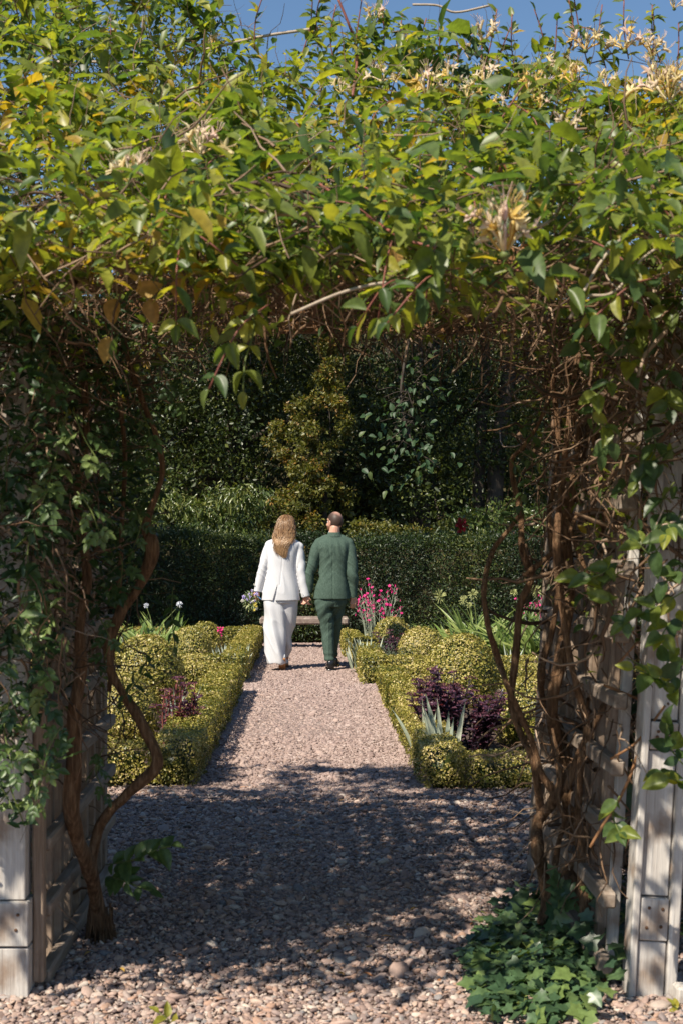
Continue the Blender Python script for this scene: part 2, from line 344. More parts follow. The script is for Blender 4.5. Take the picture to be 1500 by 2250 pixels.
def scatter_stones(name, P, scl, mat):
    n = len(P); me = bpy.data.meshes.new(name); me.vertices.add(n); me.vertices.foreach_set('co', np.ascontiguousarray(P, np.float32).ravel())
    a = me.attributes.new('scl', 'FLOAT_VECTOR', 'POINT'); a.data.foreach_set('vector', np.ascontiguousarray(scl, np.float32).ravel())
    rot = np.stack([RNG.normal(0, .35, n), RNG.normal(0, .35, n), U(0, 6.28, n)], 1)
    a = me.attributes.new('rot', 'FLOAT_VECTOR', 'POINT'); a.data.foreach_set('vector', np.ascontiguousarray(rot, np.float32).ravel())
    me.update(); o = link(name, me, kind='stuff')
    g = bpy.data.node_groups.new(name, 'GeometryNodeTree')
    g.interface.new_socket('Geometry', in_out='INPUT', socket_type='NodeSocketGeometry'); g.interface.new_socket('Geometry', in_out='OUTPUT', socket_type='NodeSocketGeometry')
    N, L = g.nodes, g.links
    gi, go = N.new('NodeGroupInput'), N.new('NodeGroupOutput')
    ico = N.new('GeometryNodeMeshIcoSphere'); ico.inputs['Radius'].default_value = 1; ico.inputs['Subdivisions'].default_value = 2
    nz = N.new('ShaderNodeTexNoise'); nz.inputs['Scale'].default_value = 1.3
    sub = N.new('ShaderNodeVectorMath'); sub.operation = 'SUBTRACT'; sub.inputs[1].default_value = (.5, .5, .5); L.new(nz.outputs['Color'], sub.inputs[0])
    sc = N.new('ShaderNodeVectorMath'); sc.operation = 'SCALE'; sc.inputs['Scale'].default_value = 1.1; L.new(sub.outputs[0], sc.inputs[0])
    sp = N.new('GeometryNodeSetPosition'); L.new(ico.outputs[0], sp.inputs['Geometry']); L.new(sc.outputs[0], sp.inputs['Offset'])
    sh = N.new('GeometryNodeSetShadeSmooth'); L.new(sp.outputs[0], sh.inputs['Geometry'])
    sm = N.new('GeometryNodeSetMaterial'); sm.inputs['Material'].default_value = mat; L.new(sh.outputs[0], sm.inputs['Geometry'])
    ip = N.new('GeometryNodeInstanceOnPoints'); L.new(gi.outputs[0], ip.inputs['Points']); L.new(sm.outputs[0], ip.inputs['Instance'])
    a1 = N.new('GeometryNodeInputNamedAttribute'); a1.data_type = 'FLOAT_VECTOR'; a1.inputs['Name'].default_value = 'scl'; L.new(a1.outputs[0], ip.inputs['Scale'])
    a2 = N.new('GeometryNodeInputNamedAttribute'); a2.data_type = 'FLOAT_VECTOR'; a2.inputs['Name'].default_value = 'rot'
    er = N.new('FunctionNodeEulerToRotation'); L.new(a2.outputs[0], er.inputs[0]); L.new(er.outputs[0], ip.inputs['Rotation'])
    L.new(ip.outputs[0], go.inputs[0])
    md = o.modifiers.new('stones', 'NODES'); md.node_group = g
    return o
n = 130000
P = np.stack([U(-1.75, 2.15, n), 3.6+4.7*U(0, 1, n)**1.0, np.zeros(n)], 1)
r = .0050*np.exp(RNG.normal(0, .44, n)); r *= 1.12-.03*(P[:, 1]-3.6)
P[:, 2] = r*.25+U(0, .006, n)
scatter_stones('gravel', P, np.stack([r*U(.9, 1.7, n), r*U(.8, 1.25, n), r*U(.4, .75, n)], 1), M['pebble'])
n = 60000
P = np.stack([U(-.78, .78, n), 8.0+12.2*U(0, 1, n)**1.15, np.zeros(n)], 1)
r = .0075*np.exp(RNG.normal(0, .36, n)); P[:, 2] = r*.1+U(0, .003, n)
scatter_stones('fine_gravel', P, np.stack([r*U(.9, 1.6, n), r*U(.8, 1.2, n), r*U(.4, .8, n)], 1), M['grit'])

# ================================================================== CLIPPED BOX AND YEW
def leaves_on(name, P, N, mat, parent, L0, sd=.25, tilt=.9, tmpl=T_DIA, wr=.55, tone_fn=None):
    n = len(P); A = unit(N*.8+rand_dirs(n)*tilt); Nn = unit(N*.6+rand_dirs(n)*.8)
    L = L0*np.exp(RNG.normal(0, sd, n)); tone = np.clip(RNG.normal(.5, .24, n) if tone_fn is None else tone_fn(P, N), 0, 1)
    return foliage(name, P, A, Nn, L, L*wr, tmpl, tone, mat, parent)
def box_surface(x0, x1, y0, y1, z0, z1, dens, b=.04, faces='xXyYZ'):
    out = []
    for f in faces:
        if f in 'xX': a = (y1-y0)*(z1-z0)
        elif f in 'yY': a = (x1-x0)*(z1-z0)
        else: a = (x1-x0)*(y1-y0)
        n = max(4, int(a*dens)); u, v = U(0, 1, n), U(0, 1, n)
        x, y, z = x0+(x1-x0)*u, y0+(y1-y0)*v, np.full(n, z1)
        nn = np.zeros((n, 3))
        if f in 'xX': x = np.full(n, x0 if f == 'x' else x1); y = y0+(y1-y0)*u; z = z0+(z1-z0)*v; nn[:, 0] = -1 if f == 'x' else 1
        elif f in 'yY': y = np.full(n, y0 if f == 'y' else y1); z = z0+(z1-z0)*v; nn[:, 1] = -1 if f == 'y' else 1
        else: nn[:, 2] = 1
        out.append((np.stack([x, y, z], 1), nn))
    P = np.concatenate([o[0] for o in out]); N = np.concatenate([o[1] for o in out])
    c = np.array([(x0+x1)/2, (y0+y1)/2, (z0+z1)/2]); h = np.array([x1-x0, y1-y0, z1-z0])/2          # round the edges
    q = np.clip(P, c-h+b, c+h-b); q[:, 2] = np.minimum(P[:, 2], c[2]+h[2]-b); d = P-q; l = np.linalg.norm(d, axis=1, keepdims=True)
    P = q+d/np.maximum(l, 1e-6)*b; N = np.where(l > 1e-5, d/np.maximum(l, 1e-6), N)
    return P, unit(N)
def core_box(x0, x1, y0, y1, z0, z1, s):
    V, F = [], []
    nx, ny, nz = max(2, int((x1-x0)/.08)+1), max(2, int((y1-y0)/.08)+1), max(2, int((z1-z0)/.08)+1)
    me = [((x0, y0), (x1, y0)), ((x1, y0), (x1, y1)), ((x1, y1), (x0, y1)), ((x0, y1), (x0, y0))]
    Vs = np.array([(x0, y0, z0), (x1, y0, z0), (x1, y1, z0), (x0, y1, z0), (x0, y0, z1), (x1, y0, z1), (x1, y1, z1), (x0, y1, z1)])
    return Vs, BOXF
def box_tones(P, N):
    return .56+.13*fnoise(P, 5, 8)+RNG.normal(0, .24, len(P))
def box_hedge(label, runs, group, dens=10500, leaf=.0165):
    x0, x1, y0, y1, z1 = runs[0]
    t = thing('box_hedge', label, 'hedge', ((x0+x1)/2, (y0+y1)/2, 0), group)
    Ps, Ns, cores = [], [], []
    for (x0, x1, y0, y1, z1) in runs:
        P, N = box_surface(x0, x1, y0, y1, .02, z1, dens)
        bump = .008*fnoise(P, 5, 11)+.007*fnoise(P, 16, 12); P = P+N*(bump+U(-.022, .006, len(P)))[:, None]
        Ps.append(P); Ns.append(N); cores.append(core_box(x0+.06, x1-.06, y0+.06, y1-.06, .0, z1-.065, 1))
    P, N = np.concatenate(Ps), np.concatenate(Ns)
    sc = np.clip(P[:, 1]/11, .8, 1.12)
    n = len(P); A = rand_dirs(n); A = unit(A-N*(A*N).sum(1, keepdims=True)+N*U(-.1, .7, n)[:, None]); Nn = unit(N*1.0+rand_dirs(n)*.40); L = leaf*sc*np.exp(RNG.normal(0, .28, n))
    foliage('foliage', P, A, Nn, L, L*.66, T_DIA, np.clip(box_tones(P, N), 0, 1), M['box'], t)
    V, F = join(*cores); obj('inner_core', V, F, M['box'], t, smooth=False, kind='stuff')  # solid core in the darkest leaf tone, added to block light
    return t
G = 'low box hedges edging the beds'
box_hedge('low clipped box hedge edging the bed of reddish sedum, its front end in deep shade', [(-.93, -.66, 8.25, 13.5, .275), (-2.7, -.93, 8.25, 8.52, .25), (-2.7, -.93, 13.22, 13.5, .29)], G)
box_hedge('low clipped box hedge edging the bed of dark purple sedum', [(.64, .88, 8.15, 13.6, .255), (.88, 2.9, 8.15, 8.42, .20), (.88, 2.9, 13.34, 13.6, .27)], G)
box_hedge('low box hedge edging the far bed beside the woman in white', [(-.92, -.67, 14.4, 19.4, .29), (-2.9, -.92, 14.4, 14.66, .28), (-2.9, -.92, 19.14, 19.4, .28)], G, 9500)
box_hedge('low box hedge edging the far bed below the pink campion', [(.50, .75, 14.3, 17.7, .29), (.75, 3.6, 14.3, 14.56, .27), (.75, 3.6, 18.6, 18.86, .28), (.40, .62, 17.72, 18.86, .28)], G, 9500)
for k, (x0, x1, y0, y1) in enumerate(((-2.7, -.75, 8.3, 13.4), (.75, 2.9, 8.2, 13.5), (-2.9, -.75, 14.45, 19.3), (.6, 3.6, 14.35, 18.8))):
    V, F = grid(x0, x1, y0, y1, 24, 50, lambda P: .035+.012*fnoise(P, 4, 20))
    obj('soil_bed', V, F, M['soil'], kind='structure')

def ball(label, c, rad, group, dens=11500, leaf=.0165, name='box_ball', egg=0.0):
    t = thing(name, label, 'shrub', (c[0], c[1], 0), group)
    R = np.array(rad); area = 4*math.pi*(np.mean(R)**2)*1.0; n = int(area*dens)
    D = rand_dirs(n); D = D[(D[:, 2]*R[2]+c[2]) > .02]; N = unit(D/R)
    q = np.sign(D)*np.abs(D)**(1-egg) if egg else D
    P = np.array(c)+q*R*(1+.02*fnoise(D*3, 1.3, int(c[1]*7))+.016*fnoise(D*9, 1.2, 3))[:, None]
    P += N*U(-.026, .006, len(P))[:, None]
    sc = np.clip(c[1]/11, .8, 1.12); n = len(P)
    A = rand_dirs(n); A = unit(A-N*(A*N).sum(1, keepdims=True)+N*U(-.1, .7, n)[:, None]); Nn = unit(N*1.0+rand_dirs(n)*.40); L = leaf*sc*np.exp(RNG.normal(0, .28, n))
    foliage('foliage', P, A, Nn, L, L*.66, T_DIA, np.clip(box_tones(P, N)+.03, 0, 1), M['box'], t)
    u = np.linspace(0, 2*math.pi, 17)[:-1]; v = np.linspace(0, math.pi, 10)
    V = np.array([(c[0]+(R[0]*.84)*math.sin(b)*math.cos(a), c[1]+(R[1]*.84)*math.sin(b)*math.sin(a), max(.0, c[2]+(R[2]*.84)*math.cos(b))) for b in v for a in u])
    F = np.array([(i*16+j, (i+1)*16+j, (i+1)*16+(j+1) % 16, i*16+(j+1) % 16) for i in range(9) for j in range(16)])
    obj('inner_core', V, F, M['box'], t, kind='stuff')  # solid dark core inside the ball, added so light does not pass
    return t
GB = 'clipped box balls in the beds'
def ballpx(label, px0, px1, top, Y, zc=None, **kw):
    r = (px1-px0)/2/FPX*Y; zt = PZ(top, Y); zc = zt-r if zc is None else zc
    return ball(label, (PX((px0+px1)/2, Y), Y, zc), (r, r, zt-zc), GB, **kw)
ballpx('large clipped box ball behind the dark purple sedum', 930, 1092, 1393, 12.2, zc=.25)
ballpx('clipped box ball between the largest ball and the one by the campion', 873, 978, 1377, 15.4, zc=.22)
ballpx('smallest clipped box ball at the foot of the pink campion', 818, 902, 1356, 17.0, zc=.26)
ballpx('broad clipped box ball nearest the twisted vine trunk', 243, 405, 1394, 12.0, zc=.25)
ballpx('clipped box ball between the broad ball and the grey iris', 372, 470, 1376, 15.4, zc=.22)
ballpx('rear clipped box ball beside the red bud, under the dark hedge', 412, 494, 1366, 16.4, zc=.22)
ballpx('rough box mound behind the reddish sedum near the vine trunk', 180, 352, 1478, 9.9, zc=.2)
ballpx('box mound beside the dark purple sedum, behind the bare vine stems', 1082, 1290, 1478, 9.9, zc=.2)

# yew hedge at the back
t = thing('yew_hedge', 'tall clipped dark yew hedge closing the garden behind the bench', 'hedge', (0, 20.9, 0))
HX0, HX1, HY, HZ = -4.6, 5.6, 20.4, 1.44
P, N = box_surface(HX0, HX1, HY, HY+1.0, .02, HZ, 5200, b=.06, faces='xXyZ')
bump = .05*fnoise(P, 1.6, 31)+.03*fnoise(P, 5, 32); P = P+N*(bump+U(-.07, .03, len(P)))[:, None]; P[:, 2] += (.035*fnoise(P*np.array([1, .3, 0]), 2.0, 5)+.055*np.abs(RNG.normal(size=len(P))))*(N[:, 2] > .5)
n = len(P); A = unit(N*.5+rand_dirs(n)+np.array([0, 0, .2])); L = .036*np.exp(RNG.normal(0, .3, n))
foliage('foliage', P, A, unit(N+rand_dirs(n)*.8), L, L*.42, T_DIA, np.clip(.45+.2*fnoise(P, 2.5, 33)+RNG.normal(0, .2, n), 0, 1), M['yew'], t)
V, F = core_box(HX0+.1, HX1-.1, HY+.1, HY+.95, 0, HZ-.1, 1); obj('branches', V, F, M['twig_core'], t, smooth=False, kind='stuff')  # solid brown core put inside the hedge to block light

# ================================================================== TREES AND SHRUBS BEHIND
def crown(name, clumps, n, leaf, mat, parent, tmpl=T_DIA, wr=.55, droop=.0, tone0=.5, kind='stuff', up=.4):
    # clumps: array (k,4) x y z r
    C4 = np.asarray(clumps); wgt = C4[:, 3]**2; idx = RNG.choice(len(C4), n, p=wgt/wgt.sum())
    D = rand_dirs(n); rr = RNG.random(n)**.45
    P = C4[idx, :3]+D*(C4[idx, 3]*rr)[:, None]*np.array([1, 1, .75])
    A = unit(D*.5+rand_dirs(n)*.8+np.array([0, 0, -droop])); Nn = unit(rand_dirs(n)*.9+np.array([-.1, -.3, up+.3]))
    L = leaf*np.exp(RNG.normal(0, .28, n)); ct = RNG.normal(0, .12, len(C4))
    tone = np.clip(tone0+ct[idx]+RNG.normal(0, .2, n), 0, 1)
    return foliage(name, P, A, Nn, L, L*wr, tmpl, tone, mat, parent, kind=kind)
def ell_clumps(c, R, k, r, fill=.35, zmin=None):
    D = rand_dirs(k); s = fill+(1-fill)*RNG.random(k)**.5
    P = np.array(c)+D*np.array(R)*s[:, None]; rad = r*U(.6, 1.35, k)
    if zmin is not None: P[:, 2] = np.maximum(P[:, 2], zmin)
    return np.concatenate([P, rad[:, None]], 1)
def tree(name, label, cat, base, trunk_pts, rad, clumps, n, leaf, mat, group=None, limbs=6, **kw):
    t = thing(name, label, cat, base, group); b = Vector(base)
    stem('trunk', [b+Vector(p) for p in trunk_pts], rad, M['bark_grey'], t, 10, rough=.12)
    C4 = np.asarray(clumps); top = b+Vector(trunk_pts[-1]); mid = b+Vector(trunk_pts[len(trunk_pts)//2])
    for i in RNG.choice(len(C4), min(limbs, len(C4)), replace=False):
        e = Vector(C4[i, :3]); s = mid.lerp(top, random.random()); m_ = s.lerp(e, .5)+Vector((random.uniform(-.15, .15), random.uniform(-.15, .15), .15))
        stem('limb', [s, m_, e], [rad[-1]*.8, rad[-1]*.5, rad[-1]*.18], M['bark_grey'], t, 6)
    crown('crown', clumps, n, leaf, mat, t, **kw)
    return t
GT = 'trees and shrubs beyond the yew hedge'
# yellow-green bush in the middle
cl = []
for _ in range(260):
    zz = 1.0+3.7*random.random()**1.15; wd = 1.05*max(.25, 1-((zz-1.0)/4.3)**1.2)*(.75+.35*math.sin(zz*4.1+.6))
    a = random.uniform(-1, 1); cl.append((.15+a*wd+.22*math.sin(zz*1.7), 22.0+random.uniform(-.5, .4)*(1-.5*abs(a)), zz, random.uniform(.06, .17)))
tree('hornbeam_bush', 'tall loose yellow-green bush growing behind the couple', 'bush', (.15, 22.2, 0), [(0, 0, 0), (.05, 0, 1.5), (.1, 0, 3)], [.07, .05, .02], cl, 21000, .052, M['bright_bush'], GT, tone0=.64, up=.5)
cl = [(random.uniform(.6, 2.5), 21.7+random.uniform(-.2, .3), random.uniform(1.15, 1.7), random.uniform(.14, .3)) for _ in range(26)]
tree('rose_bush', 'low straggling bush of reddish and yellow-green leaves beside the man', 'bush', (1.5, 21.9, 0), [(0, 0, 0), (.05, 0, .9), (.1, 0, 1.4)], [.05, .04, .02], cl, 6000, .05, M['bright_bush'], GT, tone0=.5)
cl = [(random.uniform(-3.6, -.75), 21.8+random.uniform(-.3, .5), 1.3+random.random()**1.3*1.05, random.uniform(.2, .36)) for _ in range(60)]
tree('cherry_shrub', 'shrub of drooping narrow leaves catching the sun above the dark hedge', 'shrub', (-2.2, 22.2, 0), [(0, 0, 0), (.05, 0, 1.0), (.1, 0, 1.7)], [.08, .06, .03], cl, 11000, .085, M['laurel'], GT, wr=.32, droop=.9, tmpl=T_LEAF, tone0=.6)
# dark trees
cl = ell_clumps((-3.4, 25.5, 6.6), (3.0, 2.0, 4.3), 150, .62)
tree('broad_tree', 'big leafy tree whose sunlit top rises above the flowering arch', 'tree', (-3.6, 25.8, 0), [(0, 0, 0), (.1, 0, 2.5), (.3, 0, 5), (.2, 0, 8)], [.32, .26, .2, .08], cl, 42000, .085, M['bright_bush'], GT, 14, tone0=.42)
cl = ell_clumps((1.7, 25.2, 5.2), (2.6, 1.6, 2.9), 110, .6)
cl = np.concatenate([cl, np.stack([U(.9, 3.6, 70), U(22.6, 23.6, 70), U(1.2, 4.6, 70), U(.3, .6, 70)], 1)])
tree('dark_tree', 'dark evergreen tree filling the space above the man', 'tree', (1.9, 25.6, 0), [(0, 0, 0), (.05, 0, 2.5), (0, 0, 5)], [.22, .18, .1], cl, 36000, .07, M['dark_tree'], GT, 10)
cl = ell_clumps((-1.2, 24.6, 4.4), (2.2, 1.2, 2.6), 70, .55)
cl = np.concatenate([cl, np.stack([U(-3.6, -.7, 80), U(22.6, 23.6, 80), U(1.4, 4.8, 80), U(.3, .6, 80)], 1)])
tree('dark_tree', 'dark evergreen tree in shade behind the drooping cherry shrub', 'tree', (-1.4, 25.0, 0), [(0, 0, 0), (.05, 0, 2.5), (0, 0, 5)], [.2, .16, .1], cl, 30000, .07, M['dark_tree'], GT, 8)
cl = ell_clumps((4.2, 23.4, 4.0), (1.3, 1.2, 2.8), 60, .45)
tree('ivy_clad_tree', 'tree with a dark trunk and small sunlit leaves seen past the bare vine stems', 'tree', (3.0, 23.0, 0), [(0, 0, 0), (-.05, 0, 2.0), (.1, 0, 3.6), (.4, 0, 5.5)], [.17, .14, .12, .06], cl, 18000, .055, M['bright_bush'], GT, 8, tone0=.35)
cl = [(random.uniform(2.3, 4.2), 21.6+random.uniform(-.2, .4), random.uniform(1.1, 1.95), random.uniform(.16, .34)) for _ in range(40)]
tree('laurel_shrub', 'green shrub showing above the hedge behind the agapanthus', 'shrub', (3.3, 22.0, 0), [(0, 0, 0), (.05, 0, .9), (.1, 0, 1.5)], [.07, .05, .03], cl, 8000, .07, M['laurel'], GT, wr=.42, droop=.3, tone0=.4)
# canopy over the shrubs (hidden by the arch, shades what stands below)
cl = ell_clumps((.9, 21.6, 6.2), (3.4, 1.7, 1.15), 90, .6)
tree('canopy_tree', 'tree whose high dark canopy shades the shrubs behind the hedge', 'tree', (4.9, 22.6, 0), [(0, 0, 0), (-.1, 0, 2.5), (-.8, -.2, 4.4), (-2.0, -.5, 5.8)], [.25, .2, .16, .08], cl, 22000, .085, M['dark_tree'], GT, 12)
cl = ell_clumps((-4.3, 18.4, 3.6), (1.7, 1.4, 1.25), 60, .42)
tree('garden_tree', 'tree standing beside the garden that shades one end of the hedge', 'tree', (-5.0, 18.6, 0), [(0, 0, 0), (.05, 0, 2), (.3, 0, 4)], [.16, .13, .07], cl, 17000, .085, M['dark_tree'], GT, 8)
# round-leaved magnolia, two hanging branches in the view
mt = thing('magnolia', 'magnolia with hanging branches of large round leaves in front of the dark trees', 'tree', (2.6, 20.0+1.6, 0), GT)
stem('trunk', [(2.75, 23.2, 0), (2.72, 23.2, 2.4), (2.8, 23.0, 4.6), (2.3, 22.0, 5.2), (1.5, 20.6, 4.9)], [.11, .10, .08, .06, .03], M['bark_grey'], mt, 8)
mm = leaf_meshes(M['magnolia'], 6, [.2, .45, .6, .8], seg=5)
def leaf_spray(parent, meshes, mid, spread, k, L0, bias=(0, -.2, -.35), wr=.62, name='leaf'):
    P = np.array(mid)+RNG.normal(size=(k, 3))*np.array(spread); A = unit(rand_dirs(k)+np.array(bias)); Nn = unit(np.tile((-.25, -.6, .75), (k, 1))+rand_dirs(k)*.55)
    L = L0*U(.7, 1.2, k); return place_objs(name, meshes, P, A, Nn, L, L*wr, parent)
for (px, py, Y, sx, sz, k) in ((880, 960, 20.3, .30, .42, 90), (925, 1010, 20.2, .14, .18, 24), (900, 870, 20.4, .35, .22, 40)):
    leaf_spray(mt, mm, W(px, py, Y), (sx, .15, sz), k, .115)
for k in range(26):
    a_ = W(random.uniform(885, 915), random.uniform(830, 1000), 20.35); b_ = a_+Vector((random.uniform(-.5, .4), random.uniform(-.15, .1), random.uniform(-.35, .1)))
    stem('twig', [a_, a_.lerp(b_, .5)+Vector((0, 0, .05)), b_], [.008, .006, .003], M['bark_grey'], mt, 5, 3)
stem('branch', [(1.5, 20.6, 4.9), W(880, 860, 20.4), W(900, 960, 20.35), W(925, 1030, 20.25)], [.03, .02, .013, .006], M['bark_grey'], mt, 6)
# woodland behind everything
k = 200; cl = np.stack([U(-14, 14, k), U(28, 31, k), U(.3, 6.6, k), U(.8, 1.5, k)], 1)
V, F, tn = None, None, None
crown('woodland', cl, 46000, .15, M['dark_tree'], None)
V, F = grid(-16, 16, 0, 1, 40, 2, lambda P: np.zeros(len(P)))
nx, nz_ = 70, 16; X, Z = np.meshgrid(np.linspace(-18, 18, nx), np.linspace(-.1, 6.8, nz_)); P = np.stack([X.ravel(), 31.5+np.zeros(X.size), Z.ravel()], 1)
P[:, 1] += .9*fnoise(P, .8, 41); P[:, 2] += np.where(P[:, 2] > 5, .5*fnoise(P, .9, 42), 0)
i = np.arange(nz_-1)[:, None]*nx+np.arange(nx-1)[None]
obj('far_bank', P, np.stack([i, i+1, i+nx+1, i+nx], -1).reshape(-1, 4), M['twig_core'], kind='structure')

# ================================================================== BENCH
bt = thing('stone_bench', 'plain weathered stone slab bench in front of the yew hedge', 'bench', (PX(668, 19.2), 19.4, 0))
box('seat', PX(571, 19.2), PX(766, 19.2), 19.15, 19.58, .325, .42, M['stone'], bt, b=.02)
for px in (592, 736): box('leg', PX(px, 19.2)-.02, PX(px, 19.2)+.07, 19.22, 19.52, 0, .322, M['stone'], bt, b=.008)

# ================================================================== BED PLANTS
def blade_mesh(mat, bend, tone, wpos=.35, seg=7):
    V, F = [], []
    for i in range(seg+1):
        t = i/seg; wd = .5*(1-(abs(t-wpos)/(1-wpos if t > wpos else wpos+.25))**2.2); wd = max(wd, .02)
        x = t*(1-.25*bend*t); z = -bend*t*t*.75
        for s in (-1, 0, 1): V.append((x, s*wd, z+.25*abs(s)*.05))
    for i in range(seg):
        for j in range(2):
            a = i*3+j; F.append((a, a+3, a+4, a+1))
    V = np.array(V); me = fast_mesh('leaf', V, tri(F), np.full(len(V), tone)); me.materials.append(mat); return me
strap = [blade_mesh(M['strap'], b, tn) for b, tn in ((.15, .4), (.35, .7), (.55, .55), (.8, .9), (.25, .25), (1.0, .8))]
irisb = [blade_mesh(M['iris'], b, tn, .3) for b, tn in ((.03, .4), (.08, .7), (.16, .9), (.3, .55))]
def clump(t, meshes, c, k, L0, Wd, lean=.6, spread=.12, out=None):
    ph = U(0, 6.28, k); ln = lean*U(.15, 1.25, k)
    H = np.stack([np.cos(ph), np.sin(ph)*.8, np.zeros(k)], 1); A = unit(H*ln[:, None]+np.array([0, 0, 1.])); N = unit(-H*1.0+np.array([0, 0, .6])+1e-3)
    N = unit(np.cross(np.cross(A, -H+rand_dirs(k)*.2), A)); N = -N
    P = np.array(c)+H*(spread*RNG.random(k)**.6)[:, None]
    N = unit(-.5*H+np.array([0, -.75, .45])+rand_dirs(k)*.35); L = L0*U(.6, 1.12, k)
    place_objs('leaf', meshes, P, A, N, L, np.full(k, Wd)*U(.8, 1.2, k), t)
def umbel(t, base, tip, mat, r=.055):
    b, e = Vector(base), Vector(tip); stem('flower_stalk', [b, b.lerp(e, .5)+Vector((.02, 0, .03)), e], [.006, .005, .004], M['stem_green'], t, 5)
    n = 46; D = unit(rand_dirs(n)+np.array([0, 0, .25])); P = np.zeros((n, 3, 3)); P[:, 0] = np.array(e); P[:, 1] = np.array(e)+D*r*.75; P[:, 2] = np.array(e)+D*r
    R = np.tile(np.array([.0018, .0045, .003]), (n, 1)); V, F = tube_batch(P, R, 4); obj('flower_head', V, tri(F), mat, t, kind='stuff')
GA = 'agapanthus clumps in the beds'
def agapanthus(label, px, Y, k, L0, heads, mat):
    t = thing('agapanthus', label, 'plant', (PX(px, Y), Y, 0), GA)
    for dx in (-.22, 0, .22): clump(t, strap, (PX(px, Y)+dx, Y+random.uniform(-.1, .1), .03), k//3, L0, .042, 1.0, .16)
    for hx, hy, hy2 in heads: umbel(t, (PX(px, Y)+random.uniform(-.15, .15), Y, .1), W(hx, hy, Y+.1), mat, hy2)
agapanthus('green strap-leaved agapanthus with cream seed-like heads beside the rounded box balls', 1045, 17.6, 90, .72, [(965, 1311, .09), (1038, 1306, .07), (1018, 1320, .07), (1030, 1330, .04)], M['umbel'])
agapanthus('strap-leaved agapanthus with one round cream head behind the bare vine stems', 1175, 17.3, 84, .72, [(1177, 1299, .085), (1128, 1302, .05)], M['umbel'])
agapanthus('pale green agapanthus with a single pale blue flower in front of the dark hedge', 325, 17.4, 78, .62, [(395, 1329, .045), (322, 1331, .035)], M['pale_umbel'])
GI = 'grey-green iris clumps'
for label, px, Y, k, L0, wd in (('pale grey-green iris fan in front of the dark purple sedum', 975, 8.72, 13, .43, .038), ('grey iris blades between the sedum and the hedge top', 932, 9.3, 7, .34, .028),
                                ('grey iris clump inside the far bed near the woman', 512, 15.2, 30, .30, .026), ('silvery iris clump below the pink campion', 800, 15.6, 34, .36, .03),
                                ('thin grey iris blades behind the reddish sedum', 392, 9.9, 9, .38, .022), ('few grey iris blades beside the agapanthus, behind bare stems', 1122, 14.9, 8, .36, .022)):
    t = thing('iris', label, 'plant', (PX(px, Y), Y, .03), GI); clump(t, irisb, (PX(px, Y), Y, .04), k, L0, wd, .30, .07 if k < 20 else .16)
def sedum(label, px0, px1, Y, top, n_st, seed_tone, depth=.35, leafn=34, L0=.042, red=False):
    x0, x1 = PX(px0, Y), PX(px1, Y); t = thing('sedum', label, 'plant', ((x0+x1)/2, Y, .03), 'purple sedum plants')
    zt = PZ(top, Y)
    LP, LA = [], []
    for i in range(n_st):
        u = random.random(); v = random.uniform(-.5, .5)
        b = Vector((x0+(x1-x0)*(.15+.7*u), Y+v*depth, .04)); e = Vector((x0+(x1-x0)*u+random.uniform(-.07, .07), Y+v*depth*1.3, zt*random.triangular(.40, 1.08, .72)*(1.12-.35*u)))
        m_ = b.lerp(e, .5)+Vector((random.uniform(-.03, .03), 0, .02))
        stem('stem', [b, m_, e], [.0055, .0045, .003], M['stem_red'] if red else M['sedum'], t, 5, 4)
        for j in range(leafn):
            s = random.random()**.7; p = b.lerp(m_, s*2) if s < .5 else m_.lerp(e, s*2-1)
            LP.append(p); LA.append((random.gauss(0, 1), random.gauss(0, 1), .45))
        k = 34; H = rand_dirs(k)*np.array([.04, .04, .012]); H[:, 2] = np.abs(H[:, 2])
        V, F, tn = leaf_batch(np.array(e)+H, unit(rand_dirs(k)*.6+np.array([0, 0, .6])), rand_dirs(k), np.full(k, .014), np.full(k, .010), T_DIA, RNG.random(k))
        obj('flower_head', V, F, M['sedum_flower'], t, tn, kind='stuff')
    n = len(LP); L = L0*U(.6, 1.25, n)
    foliage('foliage', np.array(LP), np.array(LA), unit(rand_dirs(n)*.5+np.array([0, -.2, 1])), L, L*.55, T_LEAF, np.clip(RNG.normal(seed_tone, .25, n), 0, 1), M['sedum'], t)
sedum('dark purple sedum with many flat flower heads in the bed of pale iris', 915, 1092, 9.55, 1478, 72, .42, .36, 30, .052)
sedum('sparse reddish sedum with crimson stems behind the shaded hedge', 348, 432, 9.4, 1466, 24, .75, .2, 16, .05, red=True)
sedum('small purple sedum at the foot of the smallest box ball', 832, 888, 15.9, 1378, 16, .45, .3, 22, .05)
# grey herb
t = thing('grey_herb', 'soft grey-green herb filling the corner of the far hedge', 'plant', (PX(855, 15.2), 15.2, 0))
n = 2600; P = np.array([PX(855, 15.2), 15.2, .12])+RNG.normal(size=(n, 3))*np.array([.13, .15, .09]); P[:, 2] = np.abs(P[:, 2])
foliage('foliage', P, unit(rand_dirs(n)+np.array([0, 0, 1.])), rand_dirs(n), U(.02, .05, n), np.full(n, .007), T_DIA, RNG.random(n), M['lavender'], t)
t = thing('red_flower', 'small red spike of buds beside the rear box ball', 'flower', (PX(486, 16.3), 16.3, 0))
stem('stem', [W(488, 1440, 16.3), W(487, 1410, 16.3), W(486, 1384, 16.3)], [.006, .005, .004], M['stem_red'], t, 5)
P = np.array(W(486, 1385, 16.3))+RNG.normal(size=(40, 3))*.02; foliage('petals', P, rand_dirs(40), rand_dirs(40), np.full(40, .03), np.full(40, .02), T_DIA, np.ones(40), M['magenta'], t)
